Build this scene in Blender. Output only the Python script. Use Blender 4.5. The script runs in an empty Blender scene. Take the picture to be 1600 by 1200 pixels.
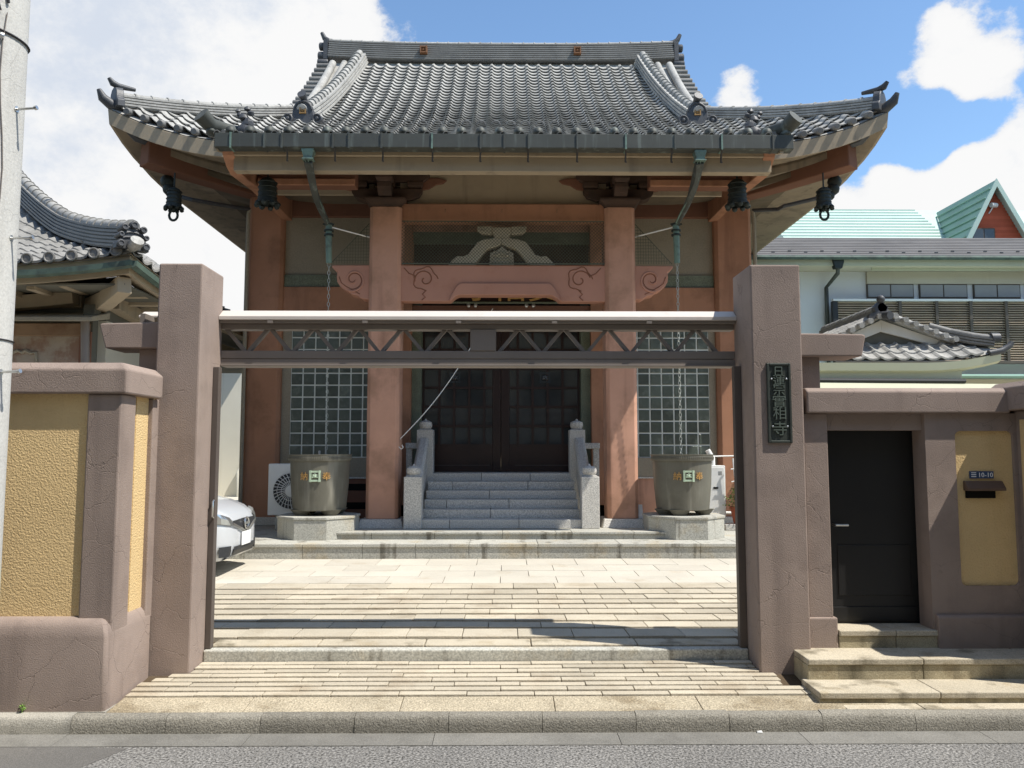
import bpy, bmesh, math, random
from mathutils import Vector, Matrix, Euler
random.seed(7)
R = math.radians
PI = math.pi
SC = bpy.context.scene
COL = SC.collection

# ------------------------------------------------------------------ camera
EYE = 1.85
FPX = 1250.0                       # focal length in photo pixels (1600 wide)
PITCH, YAW = R(4.85), R(0.6)
cam_d = bpy.data.cameras.new('camera')
cam_d.sensor_width = 36.0
cam_d.lens = FPX / 1600 * 36
cam_d.clip_start = 0.05
cam_d.clip_end = 1500
cam = bpy.data.objects.new('camera', cam_d)
COL.objects.link(cam)
cam.location = (0, 0, EYE)
cam.rotation_euler = (R(90) + PITCH, 0, -YAW)
SC.camera = cam

FWD = Vector((math.sin(YAW) * math.cos(PITCH), math.cos(YAW) * math.cos(PITCH), math.sin(PITCH)))
RGT = Vector((math.cos(YAW), -math.sin(YAW), 0))
UPV = RGT.cross(FWD)
def ray(px, py):
    return (RGT * ((px - 800) / FPX) + FWD + UPV * ((600 - py) / FPX))
def at(px, py, Y):
    """survey helper: the point of the place that stands at distance Y behind photo pixel px, py"""
    d = ray(px, py)
    return Vector((0, 0, EYE)) + d * (Y / d.y)
def ax(px, Y, py=706): return at(px, py, Y).x
def az(py, Y, px=787): return at(px, py, Y).z

# ------------------------------------------------------------------ light
SUNV = Vector((0.57, -0.225, 1.0)).normalized()
sun_d = bpy.data.lights.new('sun', 'SUN')
sun_d.energy = 5.0
sun_d.angle = R(0.53)
sun_d.color = (1.0, 0.955, 0.88)
sun = bpy.data.objects.new('sun', sun_d)
COL.objects.link(sun)
sun.location = (10, -8, 20)
sun.rotation_euler = SUNV.to_track_quat('Z', 'Y').to_euler()

SC.view_settings.view_transform = 'Standard'
SC.view_settings.look = 'None'
SC.view_settings.exposure = 0.40
SC.view_settings.gamma = 1.0
SC.view_settings.use_curve_mapping = False
SC.cycles.max_bounces = 8
SC.cycles.diffuse_bounces = 4

world = bpy.data.worlds.new('World')
SC.world = world
world.use_nodes = True
wt = world.node_tree
wt.nodes.clear()
def WN(t, **k):
    n = wt.nodes.new(t)
    for a, b in k.items(): setattr(n, a, b)
    return n
def WM(op, a, b=None, c=None):
    n = WN('ShaderNodeMath', operation=op)
    for i, v in enumerate((a, b, c)):
        if v is None: continue
        if isinstance(v, (int, float)): n.inputs[i].default_value = v
        else: wt.links.new(v, n.inputs[i])
    return n.outputs[0]
def WMR(v, a, b, c=0.0, d=1.0):
    n = WN('ShaderNodeMapRange', interpolation_type='SMOOTHSTEP')
    wt.links.new(v, n.inputs[0])
    for i, x in enumerate((a, b, c, d)): n.inputs[i + 1].default_value = x
    return n.outputs[0]
sky = WN('ShaderNodeTexSky', sky_type='NISHITA')
sky.sun_disc = False
sky.sun_elevation = math.asin(SUNV.z)
sky.sun_rotation = math.atan2(SUNV.x, SUNV.y)
sky.air_density = 1.0
sky.dust_density = 0.15
sky.ozone_density = 1.0
tc = WN('ShaderNodeTexCoord')
dirv = tc.outputs['Generated']
def wnoise(scale, detail, rough, off=(0, 0, 0), squash=1.0):
    mp = WN('ShaderNodeMapping')
    mp.inputs['Location'].default_value = off
    mp.inputs['Scale'].default_value = (1, 1, squash)
    wt.links.new(dirv, mp.inputs[0])
    n = WN('ShaderNodeTexNoise')
    n.inputs['Scale'].default_value = scale
    n.inputs['Detail'].default_value = detail
    n.inputs['Roughness'].default_value = rough
    wt.links.new(mp.outputs[0], n.inputs['Vector'])
    return n.outputs[0]
fb = wnoise(4.2, 9, 0.62, (0.3, 1.7, 0.4), 1.5)
fb2 = wnoise(3.0, 6, 0.55, (4.3, 0.7, 2.4), 1.6)
fb3 = wnoise(19.0, 9, 0.68, (1.3, 2.2, 0.9), 1.3)
# cumulus banks: photo pixel of the centre, angular radius in degrees, weight
BANKS = [(200, 60, 15, .62), (390, 120, 7, .42), (480, 45, 3.0, .32), (80, 220, 8, .30), (60, -150, 18, .5), (300, -120, 12, .4),
         (300, 370, 5.5, .55), (210, 290, 5, .22), (120, 330, 5, .1),
         (1500, 88, 3.0, .80), (1455, 75, 1.7, .46), (1550, 115, 1.6, .26), (1525, 155, 1.2, .25), (1182, 138, 1.9, .66), (1118, 160, 2.2, .70), (1320, 150, 1.5, .85), (1385, 140, 1.0, .62),
         (1595, 245, 2.6, .60), (1540, 275, 2.6, .62), (1445, 300, 2.3, .66), (1345, 305, 2.3, .72), (1400, 262, 1.4, .22), (1660, 300, 5, .50), (1270, 315, 2.0, .40), (1390, 250, 1.0, .3)]
dens = WM('ADD', WM('MULTIPLY', WM('SUBTRACT', fb, 0.5), 1.9), WM('MULTIPLY', WM('SUBTRACT', fb3, 0.5), 1.0))
dens = WM('ADD', dens, 0.33)
# open blue gap in the middle of the view and over the right wing
for px, py, rad, wgt in BANKS + [(900, 20, 17, -.46), (1250, 40, 7.5, -.40), (1395, 40, 2.6, -.4), (1610, 10, 2.6, -.5), (1345, 225, 2.6, -.4), (1290, 215, 2.4, -.22), (1410, 195, 2.2, -.4), (1600, 172, 1.9, -.7), (130, 225, 2.6, -.55), (215, 345, 2.2, -1.4), (190, 240, 1.5, -.5), (60, 300, 2.2, -.35), (400, 345, 1.5, -.35), (1480, 205, 1.9, -.75), (1540, 195, 1.3, -.6), (1430, 235, 1.6, -.5), (600, 40, 3.5, -.25), (660, 150, 6, -.25)]:
    v = ray(px, py).normalized()
    dn = WN('ShaderNodeVectorMath', operation='DOT_PRODUCT')
    wt.links.new(dirv, dn.inputs[0]); dn.inputs[1].default_value = v
    dens = WM('ADD', dens, WM('MULTIPLY', WMR(dn.outputs['Value'], math.cos(R(rad * 1.7)), math.cos(R(rad * 0.2))), wgt))
alpha = WMR(dens, 0.35, 0.66)
core = WMR(dens, 0.52, 0.85)
dn = WN('ShaderNodeVectorMath', operation='DOT_PRODUCT')
wt.links.new(dirv, dn.inputs[0]); dn.inputs[1].default_value = ray(200, 270).normalized()
grey = WM('MULTIPLY', WMR(dn.outputs['Value'], math.cos(R(11)), math.cos(R(2))), -0.075)
shade = WMR(WM('ADD', WM('ADD', WM('MULTIPLY', fb2, 0.7), WM('MULTIPLY', fb3, 0.3)), grey), 0.30, 0.48)
cmix = WN('ShaderNodeMix', data_type='RGBA')
wt.links.new(shade, cmix.inputs['Factor'])
cmix.inputs['A'].default_value = (6.6, 7.2, 8.2, 1)
cmix.inputs['B'].default_value = (9.3, 9.3, 9.3, 1)
cm2 = WN('ShaderNodeMix', data_type='RGBA')
wt.links.new(core, cm2.inputs['Factor'])
cm2.inputs['A'].default_value = (8.6, 8.7, 8.9, 1)
wt.links.new(cmix.outputs['Result'], cm2.inputs['B'])
sg = WN('ShaderNodeMix', data_type='RGBA', blend_type='MULTIPLY')
sg.inputs['Factor'].default_value = 1.0
wt.links.new(sky.outputs[0], sg.inputs['A'])
sg.inputs['B'].default_value = (1.72, 1.95, 2.06, 1)
mx = WN('ShaderNodeMix', data_type='RGBA')
wt.links.new(alpha, mx.inputs['Factor'])
wt.links.new(sg.outputs['Result'], mx.inputs['A'])
wt.links.new(cm2.outputs['Result'], mx.inputs['B'])
bg = WN('ShaderNodeBackground')
bg.inputs['Strength'].default_value = 0.078
wt.links.new(mx.outputs['Result'], bg.inputs['Color'])
wo = WN('ShaderNodeOutputWorld')
wt.links.new(bg.outputs[0], wo.inputs[0])

# ------------------------------------------------------------------ materials
def mk(name, col, rough=0.8, var=0.12, vscale=1.6, tint=None, speck=None, bump=None, cracks=None, streak=None,
       spec=0.3, metal=0.0, coat=0.0, rnd=0.0, lines=None, emit=None, trans=0.0):
    """procedural material: broad tone change, fine grain, weather streaks, hairline cracks, relief"""
    m = bpy.data.materials.new(name)
    m.use_nodes = True
    nt = m.node_tree
    nt.nodes.clear()
    def N(t, **k):
        n = nt.nodes.new(t)
        for a, b in k.items(): setattr(n, a, b)
        return n
    L = nt.links.new
    out = N('ShaderNodeOutputMaterial'); b = N('ShaderNodeBsdfPrincipled')
    L(b.outputs[0], out.inputs[0])
    geo = N('ShaderNodeNewGeometry')
    pos = geo.outputs['Position']
    def noise(scale, detail=4, ro=0.6, vec=None, stretch=None):
        v = vec or pos
        if stretch:
            mp = N('ShaderNodeMapping'); mp.inputs['Scale'].default_value = stretch; L(v, mp.inputs[0]); v = mp.outputs[0]
        n = N('ShaderNodeTexNoise'); n.inputs['Scale'].default_value = scale
        n.inputs['Detail'].default_value = detail; n.inputs['Roughness'].default_value = ro
        L(v, n.inputs['Vector']); return n.outputs[0]
    def mr(v, a, c, lo=0.0, hi=1.0, sm=False):
        n = N('ShaderNodeMapRange')
        if sm: n.interpolation_type = 'SMOOTHSTEP'
        L(v, n.inputs[0])
        for i, x in enumerate((a, c, lo, hi)): n.inputs[i + 1].default_value = x
        return n.outputs[0]
    def mix(f, a, c, bt='MIX'):
        n = N('ShaderNodeMix', data_type='RGBA', blend_type=bt)
        for s, v in (('Factor', f), ('A', a), ('B', c)):
            if isinstance(v, (int, float)): n.inputs[s].default_value = v
            elif isinstance(v, tuple): n.inputs[s].default_value = (*v, 1) if len(v) == 3 else v
            else: L(v, n.inputs[s])
        return n.outputs['Result']
    def val(v):   # scalar -> grey factor via multiply
        return v
    c = mix(mr(noise(vscale, 5), 0.3, 0.7), tuple(x * (1 - var) for x in col), tuple(min(1, x * (1 + var)) for x in col))
    if tint:     # second tone in blotches: (colour, scale, low, high, amount)
        tcol, ts, lo, hi, amt = tint
        c = mix(mr(noise(ts, 6, 0.65), lo, hi, 0, amt, True), c, tcol)
    if streak:   # vertical weather runs: (colour, scale, low, high, amount)
        tcol, ts, lo, hi, amt = streak
        f = mr(noise(ts, 4, 0.55, stretch=(1, 1, 0.09)), lo, hi, 0, amt, True)
        c = mix(f, c, tcol)
    if speck:    # mineral grains: (scale, amount)
        s, amt = speck
        f = mr(noise(s, 2, 0.7), 0.32, 0.68, 1 - amt, 1 + amt)
        n = N('ShaderNodeVectorMath', operation='SCALE'); L(c, n.inputs[0]); L(f, n.inputs['Scale']); c = n.outputs[0]
    if rnd:
        oi = N('ShaderNodeObjectInfo')
        f = mr(oi.outputs['Random'], 0, 1, 1 - rnd, 1 + rnd)
        n = N('ShaderNodeVectorMath', operation='SCALE'); L(c, n.inputs[0]); L(f, n.inputs['Scale']); c = n.outputs[0]
    h = None
    if cracks:   # (scale, width, colour, how much)
        s, w, ccol, amt = cracks
        nz = N('ShaderNodeTexNoise'); nz.inputs['Scale'].default_value = s * 1.7; nz.inputs['Detail'].default_value = 5
        L(pos, nz.inputs['Vector'])
        md = N('ShaderNodeVectorMath', operation='MULTIPLY_ADD')
        L(nz.outputs['Color'], md.inputs[0]); md.inputs[1].default_value = (0.55 / s,) * 3; L(pos, md.inputs[2])
        vo = N('ShaderNodeTexVoronoi', feature='DISTANCE_TO_EDGE'); vo.inputs['Scale'].default_value = s
        L(md.outputs[0], vo.inputs['Vector'])
        f = mr(vo.outputs['Distance'], 0.0, w, 1.0, 0.0)
        gate = mr(noise(s * 0.6, 2), 0.42, 0.56, 0, amt, True)
        mm = N('ShaderNodeMath', operation='MULTIPLY'); L(f, mm.inputs[0]); L(gate, mm.inputs[1])
        c = mix(mm.outputs[0], c, ccol)
        h = mm.outputs[0]
    L(c, b.inputs['Base Color'])
    b.inputs['Roughness'].default_value = rough
    b.inputs['Specular IOR Level'].default_value = spec
    b.inputs['Metallic'].default_value = metal
    if coat: b.inputs['Coat Weight'].default_value = coat; b.inputs['Coat Roughness'].default_value = 0.08
    if trans: b.inputs['Transmission Weight'].default_value = trans
    if bump:     # (scale, metres of relief[, detail])
        s, dist = bump[0], bump[1]
        hn = noise(s, bump[2] if len(bump) > 2 else 3, 0.6)
        if h is not None:
            sb = N('ShaderNodeMath', operation='MULTIPLY_ADD'); L(h, sb.inputs[0]); sb.inputs[1].default_value = -0.9; L(hn, sb.inputs[2]); hn = sb.outputs[0]
        bp = N('ShaderNodeBump'); bp.inputs['Strength'].default_value = 1.0; bp.inputs['Distance'].default_value = dist
        L(hn, bp.inputs['Height']); L(bp.outputs[0], b.inputs['Normal'])
    return m

M = {}
M['mauve'] = mk('mauve_render', (.300, .236, .200), .9, .13, 1.0, tint=((.225, .176, .150), 2.3, .46, .70, .6), streak=((.17, .133, .115), 4.0, .52, .74, .5),
                bump=(120, .0032, 4), cracks=(2.5, .007, (.175, .137, .116), .6), spec=.15)
M['cream'] = mk('cream_render', (.69, .505, .26), .92, .09, 1.0, tint=((.52, .36, .17), 2.0, .52, .75, .45), streak=((.44, .32, .17), 4, .50, .74, .5), bump=(70, .010, 3), spec=.12)
M['asphalt'] = mk('asphalt', (.185, .178, .166), .9, .16, .6, tint=((.15, .146, .138), .9, .46, .70, .6), speck=(60, .9), bump=(65, .014, 2), spec=.3)
M['concrete'] = mk('kerb_concrete', (.33, .31, .265), .9, .18, 2.0, tint=((.20, .19, .165), 5, .48, .7, .7), speck=(140, .35), bump=(120, .004), rnd=.10, spec=.2)
M['kerbstone'] = mk('kerb_stone', (.235, .218, .182), .92, .15, 2.0, tint=((.155, .142, .115), 4, .46, .7, .6), speck=(110, .4), bump=(80, .007), rnd=.12, spec=.2)
M['gutter'] = mk('gutter_concrete', (.185, .177, .158), .9, .15, 2.0, tint=((.13, .124, .11), 2.2, .44, .68, .7), speck=(130, .25), bump=(90, .003), rnd=.06)
M['paving'] = mk('paving_granite', (.50, .462, .385), .8, .08, 1.3, tint=((.38, .30, .20), 2.3, .55, .78, .55), speck=(170, .14), bump=(60, .0022), rnd=.07, spec=.25)
M['ramp'] = mk('ramp_stone', (.46, .408, .315), .85, .12, 1.5, tint=((.28, .215, .14), 2.2, .50, .72, .5), speck=(150, .22), bump=(55, .004), rnd=.11, spec=.22)
M['joint'] = mk('joint_mortar', (.095, .070, .045), .95, .2, 4, speck=(90, .3), spec=.1)
M['granite'] = mk('grey_granite', (.52, .50, .455), .75, .06, 1.2, speck=(75, .42), bump=(130, .001), rnd=.05, spec=.3)
M['plinth'] = mk('weathered_granite', (.41, .40, .35), .82, .10, 1.5, streak=((.10, .085, .06), 5.5, .57, .70, .7), tint=((.40, .31, .17), 2.5, .5, .75, .55), speck=(75, .34), bump=(110, .0015), rnd=.07, spec=.25)
M['steps'] = mk('stained_step_stone', (.47, .415, .315), .85, .12, 1.6, streak=((.11, .09, .055), 3.5, .52, .68, .65), tint=((.30, .22, .11), 3, .5, .72, .5), speck=(120, .25), bump=(90, .003), rnd=.06, spec=.2)
M['red'] = mk('faded_red_render', (.56, .315, .220), .88, .13, 1.1, tint=((.36, .205, .135), 1.5, .44, .70, .85), streak=((.24, .12, .08), 4.0, .50, .72, .6), bump=(110, .0025), spec=.15)  # lighter than the hall red: yard bounce on the porch put into the colour
M['redoldshade'] = mk('dirty_shaded_red_render', (.42, .215, .130), .88, .14, .9, tint=((.23, .12, .072), 1.4, .46, .72, .7), streak=((.22, .11, .068), 4.0, .5, .72, .5), bump=(110, .0025), spec=.15)  # dirt, plus the hall columns' weaker bounce light put into the colour
M['redpink'] = mk('pink_red_render', (.47, .245, .175), .88, .08, 1.0, tint=((.36, .16, .10), 2.5, .52, .75, .5), bump=(110, .002), spec=.15)
M['reddark'] = mk('brown_red_beam', (.20, .100, .066), .88, .12, 1.2, tint=((.17, .08, .05), 2, .5, .75, .6), bump=(90, .002), spec=.15)
M['groove'] = mk('carved_line_paint', (.25, .115, .072), .9, .1, 4, spec=.1)
M['beige'] = mk('beige_render', (.385, .315, .222), .9, .08, 1.0, tint=((.27, .225, .165), 1.8, .5, .75, .5), streak=((.20, .17, .13), 4.5, .56, .74, .5), bump=(90, .002), spec=.15)
M['panel'] = mk('grey_beige_panel', (.315, .275, .205), .9, .08, 1.2, tint=((.22, .20, .155), 2.2, .5, .75, .5), speck=(40, .10), bump=(70, .002), spec=.15)
M['bracket'] = mk('dark_bracket', (.078, .050, .037), .9, .2, 2, tint=((.045, .035, .03), 3, .45, .7, .6), bump=(60, .003), spec=.15)
M['tile'] = mk('roof_tile', (.34, .332, .308), .62, .14, 1.4, tint=((.21, .205, .19), 4.5, .45, .72, .75), speck=(25, .16), rnd=.14, spec=.2)
M['ridge'] = mk('ridge_tile', (.185, .180, .168), .55, .15, 2.0, tint=((.10, .10, .10), 3, .5, .75, .5), speck=(30, .12), rnd=.10, spec=.22)
M['darktile'] = mk('dark_ornament_tile', (.060, .062, .066), .5, .2, 5, bump=(40, .003), spec=.4)
M['copper'] = mk('weathered_copper', (.072, .076, .066), .62, .15, 2.5, streak=((.22, .255, .225), 9, .52, .74, .6), tint=((.06, .065, .06), 3, .5, .75, .5), metal=.25, spec=.4)
M['patina'] = mk('green_patina', (.165, .245, .20), .6, .2, 4, tint=((.08, .10, .09), 8, .45, .65, .8), metal=.15, spec=.35)
M['darkpatina'] = mk('dark_green_copper', (.085, .125, .10), .65, .2, 4, tint=((.05, .06, .055), 6, .45, .65, .7), spec=.3)
M['bell'] = mk('bronze_bell', (.034, .042, .038), .6, .2, 6, tint=((.06, .08, .07), 9, .5, .75, .5), metal=.4, spec=.4)
M['bronze'] = mk('tub_bronze', (.150, .142, .112), .6, .14, 2.0, streak=((.29, .275, .225), 6, .5, .72, .75), tint=((.11, .10, .075), 2.5, .48, .72, .6), metal=.2, spec=.35, bump=(40, .0015))
M['oldgold'] = mk('aged_gold', (.34, .20, .075), .55, .2, 15, metal=.3, spec=.3)
M['browncrest'] = mk('brown_crest', (.20, .095, .045), .65, .2, 15, spec=.3)
M['letter'] = mk('raised_letter_bronze', (.125, .15, .125), .5, .15, 20, metal=.3)
M['riser'] = mk('stained_riser', (.41, .355, .24), .88, .12, 2.0, streak=((.085, .075, .05), 3.0, .47, .66, .8), tint=((.20, .15, .085), 3, .48, .70, .6), speck=(120, .25), bump=(90, .003), spec=.15)
M['limewash'] = mk('pale_lime_render', (.72, .68, .56), .9, .04, .8, streak=((.60, .55, .43), 3, .55, .78, .5), bump=(60, .002), spec=.15)
M['chain'] = mk('dull_chain', (.42, .44, .40), .5, .1, 9, metal=.3)
M['threshold'] = mk('rough_threshold_stone', (.40, .345, .25), .92, .15, 2.0, tint=((.20, .155, .095), 2.6, .46, .68, .75), speck=(90, .45), bump=(60, .008), spec=.15)
M['weedleaf'] = mk('bright_weed_leaf', (.24, .40, .09), .6, .2, 30, spec=.3)
M['eavesoff'] = mk('shaded_eave_plaster', (.165, .132, .092), .9, .12, 1.0, tint=((.11, .095, .07), 1.6, .45, .72, .7), streak=((.09, .08, .06), 3, .5, .72, .5), spec=.12)  # beige darkened: shade under the eaves put into the base colour
M['eavetier'] = mk('stained_shaded_eave_board', (.285, .232, .165), .9, .10, 1.0, tint=((.17, .14, .105), 1.8, .45, .72, .7), streak=((.13, .11, .085), 4, .5, .72, .6), spec=.12)  # stain runs over a base darkened to carry the under-eave shade
M['gatedark'] = mk('dark_gate_stile', (.105, .086, .074), .5, .1, 2)
M['patch'] = mk('smooth_asphalt_patch', (.135, .128, .118), .9, .15, 1.5, tint=((.10, .096, .09), 3, .45, .7, .6), speck=(150, .3), bump=(120, .003))
M['carving'] = mk('pale_carving', (.50, .45, .34), .85, .10, 4, tint=((.33, .29, .21), 8, .5, .72, .6), spec=.15)
M['housetile'] = mk('darker_house_tile', (.235, .23, .215), .6, .14, 1.4, tint=((.16, .157, .147), 4.5, .45, .72, .75), speck=(25, .16), rnd=.14, spec=.2)
M['hook'] = mk('dark_iron_hook', (.06, .05, .04), .7, .2, 9)
M['gold'] = mk('gold_paint', (.62, .36, .12), .5, .2, 20, metal=.3, spec=.4)
M['verdigris'] = mk('pale_verdigris', (.42, .52, .38), .7, .2, 25, spec=.3)
M['plaque'] = mk('plaque_bronze', (.058, .066, .057), .5, .15, 6, tint=((.10, .115, .10), 9, .5, .75, .5), metal=.45, spec=.4)
M['glass'] = mk('dark_door_glass', (.040, .044, .045), .06, .2, 2, spec=.5)
M['window'] = mk('window_glass', (.05, .058, .064), .08, .2, 1, spec=.6)
M['reflectpane'] = mk('pale_reflection_pane', (.33, .335, .33), .45, .06, 1, spec=.3)  # pale reflection of the window panes put into an even base colour
M['block'] = mk('glass_block', (.095, .115, .095), .2, .25, 3.0, tint=((.19, .22, .185), 5, .5, .7, .6), bump=(38, .006, 2), rnd=.22, spec=.55)
M['mortar'] = mk('white_mortar', (.74, .77, .71), .85, .08, 2, tint=((.36, .40, .36), 3, .5, .75, .5), spec=.2)
M['wood'] = mk('dark_lacquered_wood', (.030, .014, .011), .38, .2, 2, spec=.4)
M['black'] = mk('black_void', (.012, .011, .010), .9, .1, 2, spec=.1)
M['steel'] = mk('brown_gate_steel', (.20, .170, .146), .55, .10, 1.5, streak=((.22, .19, .165), 6, .5, .75, .5), spec=.4)
M['capsheet'] = mk('pale_cap_sheet', (.56, .505, .45), .5, .05, 1.0, streak=((.48, .41, .37), 4, .55, .75, .5), spec=.4)
M['doorblack'] = mk('black_door_paint', (.019, .0185, .018), .38, .1, 1.5, spec=.35)
M['chrome'] = mk('brushed_metal', (.62, .62, .60), .28, .05, 5, metal=.9)
M['pole'] = mk('pole_concrete', (.52, .51, .475), .9, .06, 2.0, streak=((.40, .39, .36), 7, .52, .75, .45), speck=(70, .10), cracks=(3, .006, (.30, .29, .27), .5), bump=(60, .002), spec=.2)
M['cable'] = mk('dark_cable', (.035, .034, .036), .6, .2, 9)
M['white'] = mk('white_enamel', (.72, .72, .69), .42, .04, 3, tint=((.58, .57, .52), 4, .55, .8, .4), spec=.4)
M['grille'] = mk('dark_grille', (.030, .031, .033), .5, .1, 6)
M['carpaint'] = mk('silver_white_paint', (.50, .515, .53), .28, .02, 1, coat=.6, spec=.5)
M['carglass'] = mk('car_glass', (.015, .017, .02), .05, .1, 1, spec=.6)
M['rubber'] = mk('tyre_rubber', (.022, .022, .022), .85, .1, 4)
M['plate'] = mk('white_plate', (.80, .80, .79), .5, .02, 2)
M['terracotta'] = mk('terracotta', (.34, .10, .055), .85, .15, 5)
M['leaf'] = mk('leaf_green', (.10, .17, .035), .6, .35, 12, tint=((.24, .26, .06), 9, .45, .7, .8), spec=.3)
M['housewhite'] = mk('white_house_render', (.70, .71, .70), .9, .03, .8, streak=((.58, .59, .57), 3, .55, .78, .4), bump=(60, .002), spec=.15)
M['housecream'] = mk('cream_house_render', (.56, .52, .415), .9, .05, .8, streak=((.44, .40, .31), 3, .55, .78, .5), bump=(60, .002), spec=.15)
M['slate'] = mk('grey_slate_roof', (.150, .142, .135), .75, .12, .9, tint=((.10, .096, .092), 2.0, .48, .72, .6), rnd=.06, spec=.3)
M['mint'] = mk('mint_metal_roof', (.43, .56, .49), .5, .06, .5, tint=((.37, .49, .43), 1.2, .5, .75, .5), spec=.4)
M['mintdark'] = mk('green_metal_trim', (.21, .36, .29), .5, .1, 1, spec=.4)
M['brick'] = mk('red_gable_board', (.44, .105, .055), .85, .12, 1.5, rnd=.12, spec=.2)
M['louvre'] = mk('wood_louvre', (.62, .50, .37), .75, .15, 2, rnd=.08, spec=.2)
M['brownframe'] = mk('brown_frame', (.10, .082, .066), .6, .1, 3)
M['fascia'] = mk('pale_green_fascia', (.47, .48, .36), .8, .05, 1, spec=.2)
M['whitewood'] = mk('white_bargeboard', (.63, .62, .56), .7, .05, 2, spec=.2)
M['rust'] = mk('rust_stain_render', (.27, .185, .12), .92, .15, 1.2, tint=((.17, .09, .055), 1.6, .42, .66, .7), bump=(60, .003), spec=.1)
M['peel'] = mk('peeling_render', (.36, .30, .23), .92, .1, 2.0, tint=((.24, .135, .09), 1.6, .46, .60, .8), bump=(40, .004), spec=.1)
M['soffit'] = mk('dark_soffit', (.135, .130, .105), .9, .15, 1.2, tint=((.08, .078, .066), 2, .5, .75, .6), spec=.1)
M['net'] = mk('bird_net', (.10, .105, .075), .8, .1, 5)
M['netgreen'] = mk('dusty_net_strip', (.16, .18, .13), .9, .15, 6, speck=(60, .3))
M['bluesign'] = mk('blue_number_enamel', (.05, .085, .16), .45, .05, 4)
M['mailbrown'] = mk('brown_mail_hood', (.13, .085, .062), .6, .1, 6)
M['earth'] = mk('ground_earth', (.16, .15, .135), .95, .15, .3, speck=(20, .2))

# ------------------------------------------------------------------ mesh helpers
class MB:
    """collects verts and faces for one mesh"""
    def __init__(self): self.v = []; self.f = []; self.sm = set()
    def add(self, vs, fs):
        n = len(self.v); self.v += [tuple(p) for p in vs]; self.f += [tuple(i + n for i in q) for q in fs]; return self
    def box(self, x0, x1, y0, y1, z0, z1):
        return self.add([(x0, y0, z0), (x1, y0, z0), (x1, y1, z0), (x0, y1, z0), (x0, y0, z1), (x1, y0, z1), (x1, y1, z1), (x0, y1, z1)],
                        [(3, 2, 1, 0), (4, 5, 6, 7), (0, 1, 5, 4), (1, 2, 6, 5), (2, 3, 7, 6), (3, 0, 4, 7)])
    def obox(self, c, ux, uy, uz):
        """box with centre c and half-axis vectors"""
        c = Vector(c); ux = Vector(ux); uy = Vector(uy); uz = Vector(uz)
        vs = [c + sx * ux + sy * uy + sz * uz for sz in (-1, 1) for sx, sy in ((-1, -1), (1, -1), (1, 1), (-1, 1))]
        return self.add(vs, [(3, 2, 1, 0), (4, 5, 6, 7), (0, 1, 5, 4), (1, 2, 6, 5), (2, 3, 7, 6), (3, 0, 4, 7)])
    def rings(self, rs, closed=True, cap=True):
        """loft between rings of equal length"""
        n = len(rs[0]); vs = [p for r in rs for p in r]; fs = []
        for i in range(len(rs) - 1):
            for j in range(n if closed else n - 1):
                k = (j + 1) % n
                fs.append((i * n + j, i * n + k, (i + 1) * n + k, (i + 1) * n + j))
        if cap and closed:
            fs.append(tuple(range(n - 1, -1, -1))); fs.append(tuple((len(rs) - 1) * n + j for j in range(n)))
        return self.add(vs, fs)
    def prism(self, poly, d0, d1, axis='y'):
        """polygon in the plane across `axis`, extruded from d0 to d1"""
        def pt(a, b, d):
            return (a, d, b) if axis == 'y' else ((d, a, b) if axis == 'x' else (a, b, d))
        return self.rings([[pt(a, b, d0) for a, b in poly], [pt(a, b, d1) for a, b in poly]])
    def tube(self, pts, r, n=8, cap=True, flat=None):
        pts = [Vector(p) for p in pts]
        rs = r if isinstance(r, (list, tuple)) else [r] * len(pts)
        out = []; up = None
        for i, p in enumerate(pts):
            t = (pts[min(i + 1, len(pts) - 1)] - pts[max(i - 1, 0)]).normalized()
            if up is None: up = Vector((0, 0, 1)) if abs(t.z) < .9 else Vector((0, 1, 0))
            a = t.cross(up).normalized(); b = a.cross(t).normalized(); up = b
            fa, fb = flat or (1, 1)
            out.append([p + rs[i] * (fa * math.cos(2 * PI * k / n) * a + fb * math.sin(2 * PI * k / n) * b) for k in range(n)])
        return self.rings(out, True, cap)
    def lathe(self, prof, c, n=24, axis='z', cap=True):
        cx, cy, cz = c
        def ring(r, h):
            o = []
            for k in range(n):
                a = 2 * PI * k / n
                if axis == 'z': o.append((cx + r * math.cos(a), cy + r * math.sin(a), cz + h))
                elif axis == 'y': o.append((cx + r * math.cos(a), cy + h, cz + r * math.sin(a)))
                else: o.append((cx + h, cy + r * math.cos(a), cz + r * math.sin(a)))
            return o
        return self.rings([ring(r, h) for r, h in prof], True, cap)
    def sweep(self, path, prof, side=None, cap=True):
        """profile (side, up) along path; side vector horizontal unless given per point"""
        path = [Vector(p) for p in path]; rs = []
        for i, p in enumerate(path):
            t = (path[min(i + 1, len(path) - 1)] - path[max(i - 1, 0)]).normalized()
            s = side if side else Vector((t.y, -t.x, 0)).normalized()
            s = Vector(s); u = s.cross(t).normalized()
            if u.z < 0: u = -u
            rs.append([p + s * a + u * b for a, b in prof])
        return self.rings(rs, True, cap)
    def blob(self, c, r, seed=0, n=8, amp=.25):
        rx, ry, rz = r if isinstance(r, tuple) else (r, r, r)
        rng = random.Random(seed); rs = []
        for i in range(n // 2 + 1):
            th = PI * (i + .02) / (n // 2 + .04); ring = []
            for k in range(n):
                a = 2 * PI * k / n; w = 1 + amp * (rng.random() - .5)
                ring.append((c[0] + rx * w * math.sin(th) * math.cos(a), c[1] + ry * w * math.sin(th) * math.sin(a), c[2] + rz * math.cos(th) * w))
            rs.append(ring)
        return self.rings(rs)

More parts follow.
